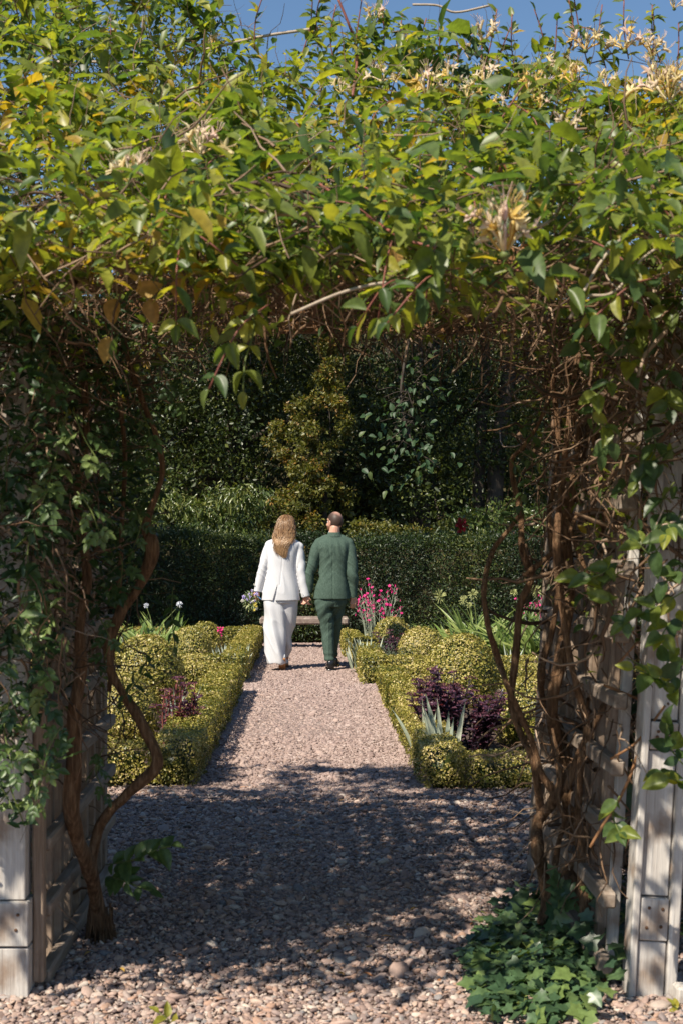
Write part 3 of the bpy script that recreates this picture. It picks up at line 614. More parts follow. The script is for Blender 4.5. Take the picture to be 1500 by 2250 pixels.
# rose campion
def campion(label, px0, px1, Y, top, k, seed):
    rr = random.Random(seed); t = thing('rose_campion', label, 'plant', (PX((px0+px1)/2, Y), Y, 0), 'rose campion plants')
    fl = fast_mesh('flower', *[a for a in campion_flower]); fl.materials.append(M['magenta'])
    xc = PX((px0+px1)/2, Y); hw = (px1-px0)/2/FPX*Y; tw = []
    for i in range(k):
        u = rr.uniform(-1, 1); b = Vector((xc+u*.18, Y+rr.uniform(-.15, .15), .03)); e = Vector((xc+u*hw*.95, Y+rr.uniform(-.25, .25), PZ(top, Y)*rr.uniform(.62, 1.0)))
        m_ = b.lerp(e, .55)+Vector((-u*.03, 0, .05)); stem('stem', [b, m_, e], [.004, .0032, .002], M['silver'], t, 4, 3)
        for j in range(6):
            s = m_.lerp(e, rr.random()); f = s+Vector((rr.uniform(-.09, .09), rr.uniform(-.06, .06), rr.uniform(.03, .12))); tw.append((s, s.lerp(f, .5)+Vector((0, 0, .01)), f))
            if j < 2:
                o = link('flower', fl, t); o.location = f-t.location; o.rotation_euler = (rr.uniform(-.9, .9), rr.uniform(-.9, .9), rr.uniform(0, 6)); q = rr.uniform(.8, 1.25); o.scale = (q, q, q)
        o = link('flower', fl, t); o.location = e-t.location; o.rotation_euler = (rr.uniform(-1, 1), rr.uniform(-1, 1), 0)
    P = np.array([[list(a) for a in q] for q in tw]); V, F = tube_batch(P, np.tile(np.array([.002, .0017, .0016]), (len(P), 1)), 3); obj('side_shoots', V, tri(F), M['silver'], t, kind='stuff')
    n = 260; P = np.array([xc, Y, .14])+RNG.normal(size=(n, 3))*np.array([.16, .14, .09]); P[:, 2] = np.abs(P[:, 2])
    foliage('foliage', P, unit(rand_dirs(n)+np.array([0, 0, .9])), rand_dirs(n), U(.05, .12, n), np.full(n, .018), T_LEAF, RNG.random(n), M['lavender'], t)
fv, ff = [(0, 0, 0)], []
for a in range(5):
    c = a/5*6.283
    for d, rr_ in ((-.5, .017), (0, .021), (.5, .017)): fv.append((rr_*math.cos(c+d), rr_*math.sin(c+d), .004))
    i = 1+a*3; ff += [(0, i, i+1), (0, i+1, i+2)]
V, F, _ = np.array(fv), np.array(ff), 0
V2 = np.array([(.006*math.cos(a), .006*math.sin(a), z) for z in (-.03, -.002) for a in (0, 1.57, 3.14, 4.71)]); F2 = np.array([(i, (i+1) % 4, 4+(i+1) % 4, 4+i) for i in range(4)])
campion_flower = join((V, F), (V2, F2))
campion('rose campion with magenta flowers on silvery stems beside the man', 772, 884, 17.3, 1283, 30, 3)
campion('rose campion with magenta flowers rising behind the agapanthus and vine stems', 1145, 1225, 18.2, 1312, 16, 5)

# ================================================================== PEOPLE
YP = 15.9; SC = FPX/YP
def ZX(zx): return (480+zx/3.75-VX)/SC
def ZZ(zy): return EYE-(1080+zy/3.75-VY)/SC
def capsule(p0, p1, r0, r1, n=10, sq=1.0):
    p0, p1 = Vector(p0), Vector(p1); d = (p1-p0); L = d.length or 1e-6; d /= L
    u = d.orthogonal().normalized(); v = d.cross(u); V = []
    prof = [(-r0*math.cos(a), r0*math.sin(a)) for a in (0.25, .7, 1.2, 1.57)]+[(L+r1*math.cos(a), r1*math.sin(a)) for a in (1.57, 1.2, .7, .25)]
    for x, r in prof:
        for j in range(n):
            a = j/n*2*math.pi; V.append(p0+d*x+u*(r*math.cos(a))+v*(r*math.sin(a)))
    F = [(i*n+j, i*n+(j+1) % n, (i+1)*n+(j+1) % n, (i+1)*n+j) for i in range(len(prof)-1) for j in range(n)]
    k = len(V); V += [p0+d*prof[0][0], p0+d*prof[-1][0]]; m = (len(prof)-1)*n
    T = list(tri(F))+[(k, (j+1) % n, j) for j in range(n)]+[(k+1, m+j, m+(j+1) % n) for j in range(n)]
    return np.array([list(q) for q in V]), np.array(T)
def ellipsoid(c, R, rot=None, nu=18, nv=12):
    V = [(R[0]*math.sin(b)*math.cos(a), R[1]*math.sin(b)*math.sin(a), R[2]*math.cos(b)) for b in np.linspace(0.02, math.pi-.02, nv) for a in np.arange(nu)/nu*2*math.pi]
    F = [(i*nu+j, (i+1)*nu+j, (i+1)*nu+(j+1) % nu, i*nu+(j+1) % nu) for i in range(nv-1) for j in range(nu)]
    k = len(V); V += [(0, 0, R[2]), (0, 0, -R[2])]; T = list(tri(F))+[(k, j, (j+1) % nu) for j in range(nu)]+[(k+1, (nv-1)*nu+(j+1) % nu, (nv-1)*nu+j) for j in range(nu)]
    V = np.array(V)
    if rot is not None: V = V@np.array(rot.to_matrix() if hasattr(rot, 'to_matrix') else rot).T
    return V+np.array(c), np.array(T)
def loft(rings, n=36, cap=True, m=5, p=2.3):       # rings: (cx, cy, z, rx, ry), smoothed
    R = spline([tuple(r) for r in rings], m); V = []
    for cx, cy, z, rx, ry in R:
        for j in range(n):
            a = j/n*2*math.pi; c, s = math.cos(a), math.sin(a); q = (abs(c)**p+abs(s)**p)**(-1/p)
            V.append((cx+rx*c*q, cy+ry*s*q, z))
    k = len(R); F = [(i*n+j, i*n+(j+1) % n, (i+1)*n+(j+1) % n, (i+1)*n+j) for i in range(k-1) for j in range(n)]
    T = list(tri(F))
    if cap:
        a = len(V); V += [tuple(R[0][:3]), tuple(R[-1][:3])]
        T += [(a, (j+1) % n, j) for j in range(n)]+[(a+1, (k-1)*n+j, (k-1)*n+(j+1) % n) for j in range(n)]
    return np.array(V), np.array(T)
def sweep(pts, n=20, m=6):                          # pts: (x, y, z, rx, ry): a tube round a bent path (sleeve)
    R = spline([tuple(q) for q in pts], m); P = R[:, :3]; T = unit(np.gradient(P, axis=0)); X = np.array([1., 0, 0])
    U_ = unit(X-T*(T@X)[:, None]); Vv = np.cross(T, U_); a = np.arange(n)/n*2*math.pi
    V = (P[:, None]+U_[:, None]*np.cos(a)[None, :, None]*R[:, 3, None, None]+Vv[:, None]*np.sin(a)[None, :, None]*R[:, 4, None, None]).reshape(-1, 3)
    k = len(R); F = [(i*n+j, i*n+(j+1) % n, (i+1)*n+(j+1) % n, (i+1)*n+j) for i in range(k-1) for j in range(n)]; e = len(V)
    V = np.concatenate([V, P[:1], P[-1:]])
    T = list(tri(F))+[(e, (j+1) % n, j) for j in range(n)]+[(e+1, (k-1)*n+j, (k-1)*n+(j+1) % n) for j in range(n)]
    return V, np.array(T)
def fuse(name, parts, voxel, mat, parent, smooth=4, disp=None, cut=None, **kw):
    V, F = join(*parts); o = obj(name, V, F, mat, parent, **kw)
    md = o.modifiers.new('r', 'REMESH'); md.mode = 'VOXEL'; md.voxel_size = voxel
    if smooth: ms = o.modifiers.new('s', 'SMOOTH'); ms.iterations = smooth; ms.factor = .5
    if cut is not None:
        bo = o.modifiers.new('b', 'BOOLEAN'); bo.operation = 'DIFFERENCE'; bo.object = cut; bo.solver = 'EXACT'
    dg = bpy.context.evaluated_depsgraph_get(); dg.update(); me = bpy.data.meshes.new_from_object(o.evaluated_get(dg)); o.modifiers.clear(); old = o.data; o.data = me
    me.materials.clear(); me.materials.append(mat); bpy.data.meshes.remove(old)
    k = len(me.vertices); P = np.empty(k*3, np.float32); me.vertices.foreach_get('co', P); P = P.reshape(-1, 3).astype(float)
    if disp is not None:
        Nn = np.empty(k*3, np.float32); me.vertices.foreach_get('normal', Nn); Nn = Nn.reshape(-1, 3)
        P = P+Nn*disp(P+np.array(root_loc(o)))[:, None]; me.vertices.foreach_set('co', P.astype(np.float32).ravel())
    me.polygons.foreach_set('use_smooth', np.ones(len(me.polygons), bool)); me.update()
    return o
def hand(wrist, dirn, palm_n, side, curl=.6, sc=1.0):
    # wrist point, direction of the hand, normal of the palm (out of the palm), side = +1/-1 where the thumb leaves
    w_, d, n_ = Vector(wrist), Vector(dirn).normalized(), Vector(palm_n).normalized(); s = d.cross(n_).normalized()*side
    parts = []
    for k in (-1, 0, 1): parts.append(capsule(w_+s*k*.016*sc, w_+d*.082*sc+s*k*.026*sc, .017*sc, .0145*sc, 8))
    for k, L in zip((-1.5, -.5, .5, 1.5), (.060, .074, .080, .072)):
        p = w_+d*.085*sc+s*k*.0185*sc; dd = d; r = .0088*sc
        for q, ln in enumerate((.45, .32, .25)):
            dd = (dd*math.cos(curl*.55*(q+.5))+n_*math.sin(curl*.55*(q+.5))).normalized(); e = p+dd*L*ln*sc; parts.append(capsule(p, e, r, r*.92, 8)); p = e; r *= .92
    p = w_+d*.022*sc+s*.022*sc; e = p+(d*.6+s*.75+n_*.25)*.04*sc; parts.append(capsule(p, e, .0125*sc, .0105*sc, 8)); e2 = e+(d*.85+s*.15+n_*.4)*.034*sc; parts.append(capsule(e, e2, .010*sc, .0085*sc, 8))
    return parts
def head_parts(c, yaw, s=1.0):                      # c: centre of the cranium; yaw 0 looks away (+Y)
    R = Matrix.Rotation(yaw, 3, 'Z'); c = Vector(c)
    def at(x, y, z): return c+R@Vector((x*s, y*s, z*s))
    parts = [ellipsoid(c, (.076*s, .096*s, .10*s), R), ellipsoid(at(0, .035, -.055), (.060*s, .068*s, .078*s), R), ellipsoid(at(0, .062, -.105), (.036*s, .036*s, .024*s), R),
             capsule(at(0, .094, -.005), at(0, .116, -.045), .008*s, .014*s), capsule(at(-.03, .088, .02), at(.03, .088, .02), .012*s, .012*s),
             ellipsoid(at(.045, .06, -.045), (.024*s, .03*s, .024*s), R), ellipsoid(at(-.045, .06, -.045), (.024*s, .03*s, .024*s), R)]
    for sx in (-1, 1):
        parts.append(ellipsoid(at(sx*.079, -.002, -.028), (.009*s, .019*s, .033*s), Matrix.Rotation(yaw+sx*.35, 3, 'Z')))
        parts.append(ellipsoid(at(sx*.083, -.010, -.018), (.006*s, .012*s, .020*s), Matrix.Rotation(yaw+sx*.5, 3, 'Z')))
    return parts, at
def face(body, at, s=1.0):
    for sx in (-1, 1):
        V, F = ellipsoid(at(sx*.031, .083, -.012), (.0125*s,)*3, None, 12, 8); obj('eye', V, F, M['eye'], body)
    V, F = ellipsoid(at(0, .098, -.078), (.022*s, .009*s, .008*s), None, 12, 8); obj('mouth', V, F, M['lip'], body)

# ---------------------------------------------------------------- the man
man = thing('person', 'man with receding short hair in a green suit and black shoes, walking hand in hand', 'person', (.24, YP, 0))
Y0 = YP
hc = Vector((ZX(962), Y0+.02, ZZ(242)))
hp, at = head_parts(hc, math.radians(38), 1.0)
clasp = Vector((ZX(716), Y0-.02, ZZ(890)))          # where the two hands meet
lw, rw = Vector((ZX(738), Y0-.005, ZZ(838))), Vector((ZX(1108), Y0+.02, ZZ(866)))
mh_r = hand(rw, (0.0, .05, -1), (-.35, .93, 0), 1, 1.15)
mh_l = hand(lw, clasp-lw+Vector((-.012, .02, -.03)), (-.5, -.75, 0), -1, 1.0, .95)
bp = hp+mh_r+mh_l+[capsule((hc.x-.005, Y0-.01, ZZ(305)), (ZX(950), Y0-.005, ZZ(375)), .056, .066, 14)]
bp += [ellipsoid((ZX(948), Y0, ZZ(470)), (.165, .095, .16)), ellipsoid((ZX(942), Y0, ZZ(640)), (.125, .085, .20)), ellipsoid((ZX(930), Y0, ZZ(840)), (.12, .085, .12))]
bp += [capsule((ZX(830), Y0, ZZ(435)), (ZX(770), Y0-.03, ZZ(640)), .045, .036), capsule((ZX(770), Y0-.03, ZZ(640)), lw, .036, .024), capsule((ZX(1072), Y0, ZZ(440)), (ZX(1102), Y0-.03, ZZ(650)), .045, .036), capsule((ZX(1102), Y0-.03, ZZ(650)), rw, .036, .024)]
bp += [capsule((ZX(880), Y0, ZZ(880)), (ZX(895), Y0+.02, ZZ(1150)), .052, .044), capsule((ZX(895), Y0+.02, ZZ(1150)), (ZX(922), Y0, ZZ(1420)), .045, .034),
       capsule((ZX(978), Y0+.02, ZZ(880)), (ZX(960), Y0+.18, ZZ(1140)), .052, .042), capsule((ZX(960), Y0+.18, ZZ(1140)), (ZX(952), Y0+.42, .10), .042, .034)]
body = fuse('body', bp, .0055, M['skin'], man, 3)
face(body, at)
# jacket
jk = [(ZX(932), Y0, ZZ(884), (1082-784)/7.5/SC, .150), (ZX(934), Y0, ZZ(800), (1072-797)/7.5/SC, .148), (ZX(940), Y0, ZZ(680), (1056-824)/7.5/SC, .128), (ZX(945), Y0, ZZ(600), (1056-826)/7.5/SC, .124),
      (ZX(948), Y0, ZZ(520), (1068-818)/7.5/SC, .132), (ZX(948), Y0, ZZ(455), (1086-808)/7.5/SC, .130), (ZX(948), Y0, ZZ(415), (1078-812)/7.5/SC, .110), (ZX(950), Y0, ZZ(385), (1038-858)/7.5/SC, .085), (ZX(952), Y0, ZZ(358), (1006-898)/7.5/SC, .070), (ZX(953), Y0+.005, ZZ(340), (1000-904)/7.5/SC, .066)]
sl = [(ZX(826), Y0, ZZ(415), .050, .060), (ZX(806), Y0-.005, ZZ(480), .066, .074), (ZX(782), Y0-.02, ZZ(580), .063, .070), (ZX(763), Y0-.03, ZZ(660), .060, .064), (ZX(752), Y0-.02, ZZ(740), .053, .057), (ZX(741), Y0-.005, ZZ(830), .042, .048)]
sr = [(ZX(1066), Y0, ZZ(420), .050, .060), (ZX(1083), Y0-.005, ZZ(490), .066, .074), (ZX(1096), Y0-.02, ZZ(590), .063, .068), (ZX(1103), Y0-.03, ZZ(670), .059, .062), (ZX(1106), Y0-.01, ZZ(770), .051, .055), (ZX(1109), Y0+.015, ZZ(872), .044, .049)]
sh = [capsule((ZX(890), Y0, ZZ(392)), (ZX(826), Y0, ZZ(425)), .055, .058), capsule((ZX(1012), Y0, ZZ(392)), (ZX(1070), Y0, ZZ(425)), .055, .058)]
def ridge(P, s, seed): return np.clip(1-np.abs(fnoise(P, s, seed))/.75, 0, 1)**2
def folds_m(P):
    x, z = P[:, 0], P[:, 2]; arm = (np.abs(x-ZX(946)) > .155).astype(float)
    d = .0018*fnoise(P*np.array([1, 1, .6]), 7, 51)+.0010*fnoise(np.stack([x*16+z*12, P[:, 1]*6, z*22-x*12], 1), 1.3, 55)
    d += arm*.009*fnoise(np.stack([x*7, P[:, 1]*7, z*26+x*22], 1), 1.0, 52)*np.exp(-((z-1.12)/.22)**2)      # bunched sleeves at the elbows
    d += (1-arm)*.0035*fnoise(np.stack([x*9, x*0, z*30+np.abs(x-ZX(946))*34], 1), 1.0, 53)*np.exp(-((z-1.15)/.13)**2)
    d += (1-arm)*.005*np.sin((x-ZX(946))*90+z*16)*np.exp(-((z-1.36)/.08)**2)
    d += arm*.008*ridge(np.stack([x*7+z*4, P[:, 1]*8, z*17+x*13], 1), 1.0, 56)*np.exp(-((z-1.10)/.20)**2)-(1-arm)*.005*ridge(np.stack([x*5, x*0, z*20+np.abs(x-ZX(946))*22], 1), 1.0, 57)*np.exp(-((z-1.17)/.12)**2)
    d += (1-arm)*.006*ridge(np.stack([x*16, x*0, z*6], 1), 1.0, 58)*np.exp(-((z-1.36)/.09)**2)
    d -= (1-arm)*.007*np.exp(-((x-ZX(938)-.002)/.006)**2)*(z < 1.40)                                  # centre seam
    return d
jacket = fuse('jacket', [loft(jk), sweep(sl), sweep(sr)]+sh, .0075, M['green_suit'], man, 3, folds_m)
V, F = loft([(ZX(952), Y0+.008, ZZ(352), .066, .066), (ZX(953), Y0+.008, ZZ(338), .062, .064), (ZX(955), Y0+.01, ZZ(326), .059, .062)], 28, False, 3); obj('shirt_collar', V, F, M['shirt'], man)
V, F = loft([(ZX(952), Y0-.003, ZZ(372), .088, .080), (ZX(953), Y0, ZZ(352), .074, .074), (ZX(953), Y0+.002, ZZ(338), .068, .070), (ZX(953), Y0+.006, ZZ(336), .064, .067)], 30, False, 3); obj('jacket_collar', V, F, M['green_suit'], man)
V, F = sweep([(rw.x, rw.y-.005, rw.z+.015, .036, .038), (rw.x, rw.y, rw.z-.012, .034, .036)], 14, 2); obj('shirt_cuff', V, F, M['shirt'], man)
# trousers
tl = [(ZX(878), Y0-.01, ZZ(850), .10, .11), (ZX(868), Y0-.01, ZZ(920), .097, .112), (ZX(872), Y0, ZZ(985), .085, .10), (ZX(889), Y0+.015, ZZ(1060), .079, .088), (ZX(898), Y0+.02, ZZ(1150), .072, .078), (ZX(902), Y0+.01, ZZ(1240), .067, .076), (ZX(910), Y0, ZZ(1320), .061, .072), (ZX(919), Y0-.005, ZZ(1396), .056, .070)]
trr = [(ZX(984), Y0, ZZ(850), .10, .11), (ZX(986), Y0+.02, ZZ(920), .092, .112), (ZX(976), Y0+.07, ZZ(990), .080, .098), (ZX(966), Y0+.13, ZZ(1070), .070, .086), (ZX(960), Y0+.18, ZZ(1150), .062, .076), (ZX(955), Y0+.26, ZZ(1240), .057, .074), (ZX(951), Y0+.35, ZZ(1320), .053, .072), (ZX(951), Y0+.42, .115, .052, .072)]
pel = [(ZX(932), Y0, ZZ(790), .135, .115), (ZX(928), Y0, ZZ(850), .158, .128), (ZX(926), Y0, ZZ(905), .158, .128), (ZX(926), Y0+.01, ZZ(950), .13, .115)]
def folds_t(P):
    x, z = P[:, 0], P[:, 2]
    d = .003*fnoise(P*np.array([1, 1, .6]), 8, 61)
    d += .008*fnoise(np.stack([x*10, P[:, 1]*5, z*20-x*20], 1), 1.0, 62)*np.exp(-((z-.62)/.22)**2)
    d += .005*ridge(np.stack([x*9, P[:, 1]*5, z*14-x*15], 1), 1.0, 64)*np.exp(-((z-.6)/.25)**2)
    d += .004*np.sin(z*80+2*fnoise(P, 4, 63))*np.exp(-((z-.13)/.08)**2)
    d += .006*np.exp(-((x-ZX(905)-.0*z)/.008)**2)*(z < .6)
    return d
fuse('trousers', [loft(tl), loft(trr), loft(pel)], .0075, M['green_suit'], man, 3, folds_t)
def shoe(name, heel, yaw, L=.285, mat=None, parent=None, pitch=0.0, wd=.046, h=.085, sole=None):
    R = Matrix.Rotation(yaw, 3, 'Z')@Matrix.Rotation(pitch, 3, 'X'); heel = Vector(heel); V = []; n = 16
    prof = [(0, .75, .85, .0), (.012, .9, .98, 0), (.05, .95, 1.0, 0), (.10, .92, .92, 0), (.15, .95, .70, 0), (.20, 1.06, .52, 0), (.24, 1.0, .44, 0), (.27, .75, .36, 0), (.285, .35, .22, 0)]
    for y, a, b, _ in prof:
        for j in range(n):
            t = j/n*2*math.pi; c, s = math.cos(t), math.sin(t); q = (abs(c)**2.6+abs(s)**2.6)**(-1/2.6)
            V.append((wd*a*c*q, y*L/.285, .018+h*b*.5+h*b*.5*s*q))
    F = [(i*n+j, i*n+(j+1) % n, (i+1)*n+(j+1) % n, (i+1)*n+j) for i in range(len(prof)-1) for j in range(n)]; k = len(V)
    V += [(0, -.003, .018+h*.42), (0, L+.004, .03)]
    T = list(tri(F))+[(k, (j+1) % n, j) for j in range(n)]+[(k+1, (len(prof)-1)*n+j, (len(prof)-1)*n+(j+1) % n) for j in range(n)]
    Vw = np.array([list(heel+R@Vector(v)) for v in V]); o = obj(name, Vw, np.array(T), mat, parent)
    Vs = []
    for y, a, b, _ in prof:
        for sx in (-1, 1):
            for zz in (0, .020): Vs.append((sx*wd*a*1.04, y*L/.285-.001, zz if not (.1 < y < .16) else max(zz, .008)))
    Fs = []
    for i in range(len(prof)-1):
        a = i*4; b = a+4; Fs += [(a, b, b+1, a+1), (a+2, a+3, b+3, b+2), (a+1, b+1, b+3, a+3), (a, a+2, b+2, b)]
    Fs += [(0, 1, 3, 2), (len(Vs)-4, len(Vs)-2, len(Vs)-1, len(Vs)-3)]
    Vw = np.array([list(heel+R@Vector(v)) for v in Vs]); obj('sole', Vw, np.array(Fs), sole or mat, o, smooth=False)
    return o
shoe('shoe', (ZX(928), Y0-.085, 0), math.radians(4), mat=M['black_leather'], parent=man, wd=.047, h=.105)
shoe('shoe', (ZX(953), Y0+.36, 0), math.radians(-6), mat=M['black_leather'], parent=man, wd=.047, h=.105)
# short hair round the back and sides, and the beard
def shell(parts_c, R, yaw, keep, off, s=1.0):
    V, F = ellipsoid((0, 0, 0), (R[0]+off, R[1]+off, R[2]+off), None, 40, 26); ok = np.array([keep(v) for v in V]); F = np.array([f for f in F if ok[f].all()])
    Rm = np.array(Matrix.Rotation(yaw, 3, 'Z')); return V@Rm.T+np.array(parts_c), F
yaw = math.radians(38)
V, F = shell(hc, (.076, .096, .10), yaw, lambda v: v[1] < (.030 if v[2] < .03 else .072) and v[2] > -.064 and not (v[1] > .0 and v[2] < -.02 and abs(v[0]) > .06), .0035)
lv = (V-np.array(hc))@np.array(Matrix.Rotation(yaw, 3, 'Z')); tn = np.clip(1.25-np.linalg.norm((lv-np.array([.012, -.035, .098]))*np.array([1, .85, .9]), axis=1)/.075, 0, 1)+.07*fnoise(V, 60, 3)
obj('hair', V, F, M['hair_dark'], man, np.clip(tn, 0, 1))
V, F = ellipsoid(at(0, .040, -.072), (.0615, .068, .060), Matrix.Rotation(yaw, 3, 'Z'), 30, 20)
loc_ = (V-np.array(hc))@np.array(Matrix.Rotation(yaw, 3, 'Z')); ok = (loc_[:, 1] > .005) & (loc_[:, 2] < -.045); F = np.array([f for f in F if ok[f].all()]); obj('beard', V, F, M['beard'], man)

# ---------------------------------------------------------------- the woman
wom = thing('person', 'woman with long blonde hair in a white trouser suit, holding a bouquet', 'person', (-.31, YP, 0))
hc = Vector((ZX(556), Y0+.03, ZZ(268)))
hp, at = head_parts(hc, math.radians(-14), .95)
lw, rw = Vector((ZX(322), Y0-.01, ZZ(818))), Vector((ZX(712), Y0-.03, ZZ(852)))
wh_l = hand(lw, (-.10, .05, -1), (.35, .93, 0), -1, 1.5, .88)
wh_r = hand(rw, clasp-rw+Vector((.02, .0, -.035)), (.6, .6, 0), 1, 1.0, .88)
bp = hp+wh_l+wh_r+[capsule((ZX(556), Y0+.01, ZZ(330)), (ZX(548), Y0, ZZ(400)), .046, .055, 14)]
bp += [ellipsoid((ZX(540), Y0, ZZ(490)), (.145, .085, .15)), ellipsoid((ZX(522), Y0, ZZ(650)), (.11, .08, .2)), ellipsoid((ZX(518), Y0, ZZ(860)), (.15, .10, .14))]
bp += [capsule((ZX(420), Y0, ZZ(450)), (ZX(375), Y0-.02, ZZ(640)), .036, .031), capsule((ZX(375), Y0-.02, ZZ(640)), lw, .031, .021), capsule((ZX(668), Y0, ZZ(470)), (ZX(683), Y0-.03, ZZ(660)), .036, .031), capsule((ZX(683), Y0-.03, ZZ(660)), rw, .031, .021)]
bp += [capsule((ZX(462), Y0, ZZ(900)), (ZX(478), Y0-.01, ZZ(1170)), .065, .045), capsule((ZX(478), Y0-.01, ZZ(1170)), (ZX(520), Y0-.06, ZZ(1400)), .042, .03),
       capsule((ZX(585), Y0, ZZ(900)), (ZX(570), Y0+.1, ZZ(1170)), .065, .045), capsule((ZX(570), Y0+.1, ZZ(1170)), (ZX(556), Y0+.26, .12), .042, .03)]
body = fuse('body', bp, .0055, M['skin'], wom, 3); face(body, at, .95)
def rr_(a, b): return ((a+b)/2, (b-a)/7.5/SC)
def ring(zy, a, b, ry, dy=0):
    c, r = rr_(a, b); return (ZX(c), Y0+dy, ZZ(zy), r, ry)
jk = [ring(897, 357, 676, .155), ring(810, 368, 664, .150), ring(700, 392, 645, .135), ring(630, 402, 640, .128), ring(550, 402, 648, .130), ring(480, 400, 668, .126), ring(435, 408, 676, .110), ring(408, 440, 650, .085), ring(386, 490, 608, .066)]
sl = [(ZX(422), Y0, ZZ(432), .042, .055), (ZX(403), Y0, ZZ(500), .058, .066), (ZX(377), Y0-.015, ZZ(600), .055, .062), (ZX(352), Y0-.02, ZZ(700), .052, .058), (ZX(330), Y0-.01, ZZ(800), .045, .050), (ZX(326), Y0-.01, ZZ(826), .046, .050)]
sr = [(ZX(656), Y0, ZZ(448), .042, .055), (ZX(668), Y0-.005, ZZ(520), .056, .064), (ZX(676), Y0-.02, ZZ(610), .053, .060), (ZX(690), Y0-.03, ZZ(710), .051, .056), (ZX(710), Y0-.03, ZZ(810), .050, .054), (ZX(722), Y0-.03, ZZ(868), .050, .052)]
sh = [capsule((ZX(490), Y0, ZZ(412)), (ZX(420), Y0, ZZ(438)), .048, .050), capsule((ZX(610), Y0, ZZ(418)), (ZX(668), Y0, ZZ(456)), .046, .050)]
def folds_w(P):
    x, z = P[:, 0], P[:, 2]
    d = .0016*fnoise(P*np.array([1, 1, .5]), 6, 71)
    arm = ((x < ZX(402)) | (x > ZX(656))).astype(float)
    d += arm*.004*fnoise(np.stack([x*8, P[:, 1]*5, z*26-x*20], 1), 1.0, 72)*np.exp(-((z-1.15)/.2)**2)
    d += (1-arm)*.0045*np.sin((x-ZX(520))*42+z*22+fnoise(P, 3, 73))*np.exp(-((z-1.1)/.25)**2)
    d += arm*.005*ridge(np.stack([x*8+z*4, P[:, 1]*7, z*14+x*11], 1), 1.0, 76)*np.exp(-((z-1.12)/.25)**2)+(1-arm)*.006*ridge(np.stack([x*13+z*3, x*0, z*5], 1), 1.0, 77)*np.exp(-((z-1.0)/.25)**2)
    d -= (1-arm)*.005*np.exp(-((x-ZX(528)-.10*(z-1.2))/.006)**2)*(z > .95)
    return d
V, F = np.array([(ZX(492), Y0-.30, ZZ(755)), (ZX(440), Y0-.30, ZZ(930)), (ZX(472), Y0-.30, ZZ(930)), (ZX(492), Y0-.02, ZZ(755)), (ZX(440), Y0-.02, ZZ(930)), (ZX(472), Y0-.02, ZZ(930))]), None
F = np.array([(0, 1, 2), (3, 5, 4), (0, 3, 4), (0, 4, 1), (1, 4, 5), (1, 5, 2), (2, 5, 3), (2, 3, 0)])
cutter = obj('vent_cut', V, F, M['white_suit'])
jacket = fuse('jacket', [loft(jk), sweep(sl), sweep(sr)]+sh, .0075, M['white_suit'], wom, 3, folds_w, cut=cutter)
bpy.data.objects.remove(cutter)
V, F = loft([ring(420, 470, 632, .092), ring(398, 492, 610, .076), ring(378, 500, 604, .066), ring(376, 505, 600, .062)], 30, False, 3); obj('jacket_collar', V, F, M['white_suit'], wom)
for k in range(3):
    V, F = ellipsoid((ZX(692+k*7), Y0-.083, ZZ(838+k*14)), (.006, .004, .006), None, 10, 6); obj('cuff_button', V, F, M['white_suit'], wom)
tl = [ring(850, 375, 545, .12), ring(920, 374, 552, .125), ring(1000, 371, 552, .125), ring(1100, 373, 553, .120, -.005), ring(1200, 380, 556, .118, -.015), ring(1300, 391, 560, .115, -.02), ring(1380, 401, 566, .112, -.03), ring(1412, 405, 568, .112, -.03)]
trr = [ring(850, 500, 662, .12), ring(920, 505, 658, .125, .02), ring(1000, 510, 648, .12, .05), ring(1100, 515, 630, .115, .09), ring(1200, 520, 612, .11, .14), ring(1300, 525, 594, .105, .19), ring(1385, 530, 576, .10, .24)]
pel = [ring(800, 385, 650, .12), ring(860, 374, 664, .135), ring(915, 374, 660, .130)]
def folds_wt(P):
    x, z = P[:, 0], P[:, 2]
    d = .003*fnoise(P*np.array([1, 1, .35]), 7, 81)
    d += .011*np.sin((x-ZX(400))*52+z*9+1.3*fnoise(P*np.array([1, 1, .4]), 2.5, 82))*np.clip((.80-z)/.25, 0, 1)*.8
    d += .009*ridge(np.stack([x*15+z*4.5, P[:, 1]*5, z*3.5], 1), 1.0, 84)*np.clip(1.25-z, 0, 1); d += .006*fnoise(np.stack([x*20+z*9, P[:, 1]*4, z*9], 1), 1.0, 83)
    return d
fuse('trousers', [loft(tl), loft(trr), loft(pel)], .0075, M['white_suit'], wom, 3, folds_wt)
# heels: the trailing foot tipped up on its toe, the sole showing
shoe('shoe', (ZX(531), Y0-.14, .135), math.radians(3), .235, M['white_leather'], wom, math.radians(-42), .037, .075, M['tan_sole'])
shoe('shoe', (ZX(552), Y0+.24, .035), math.radians(2), .235, M['white_leather'], wom, math.radians(-8), .036, .07, M['tan_sole'])
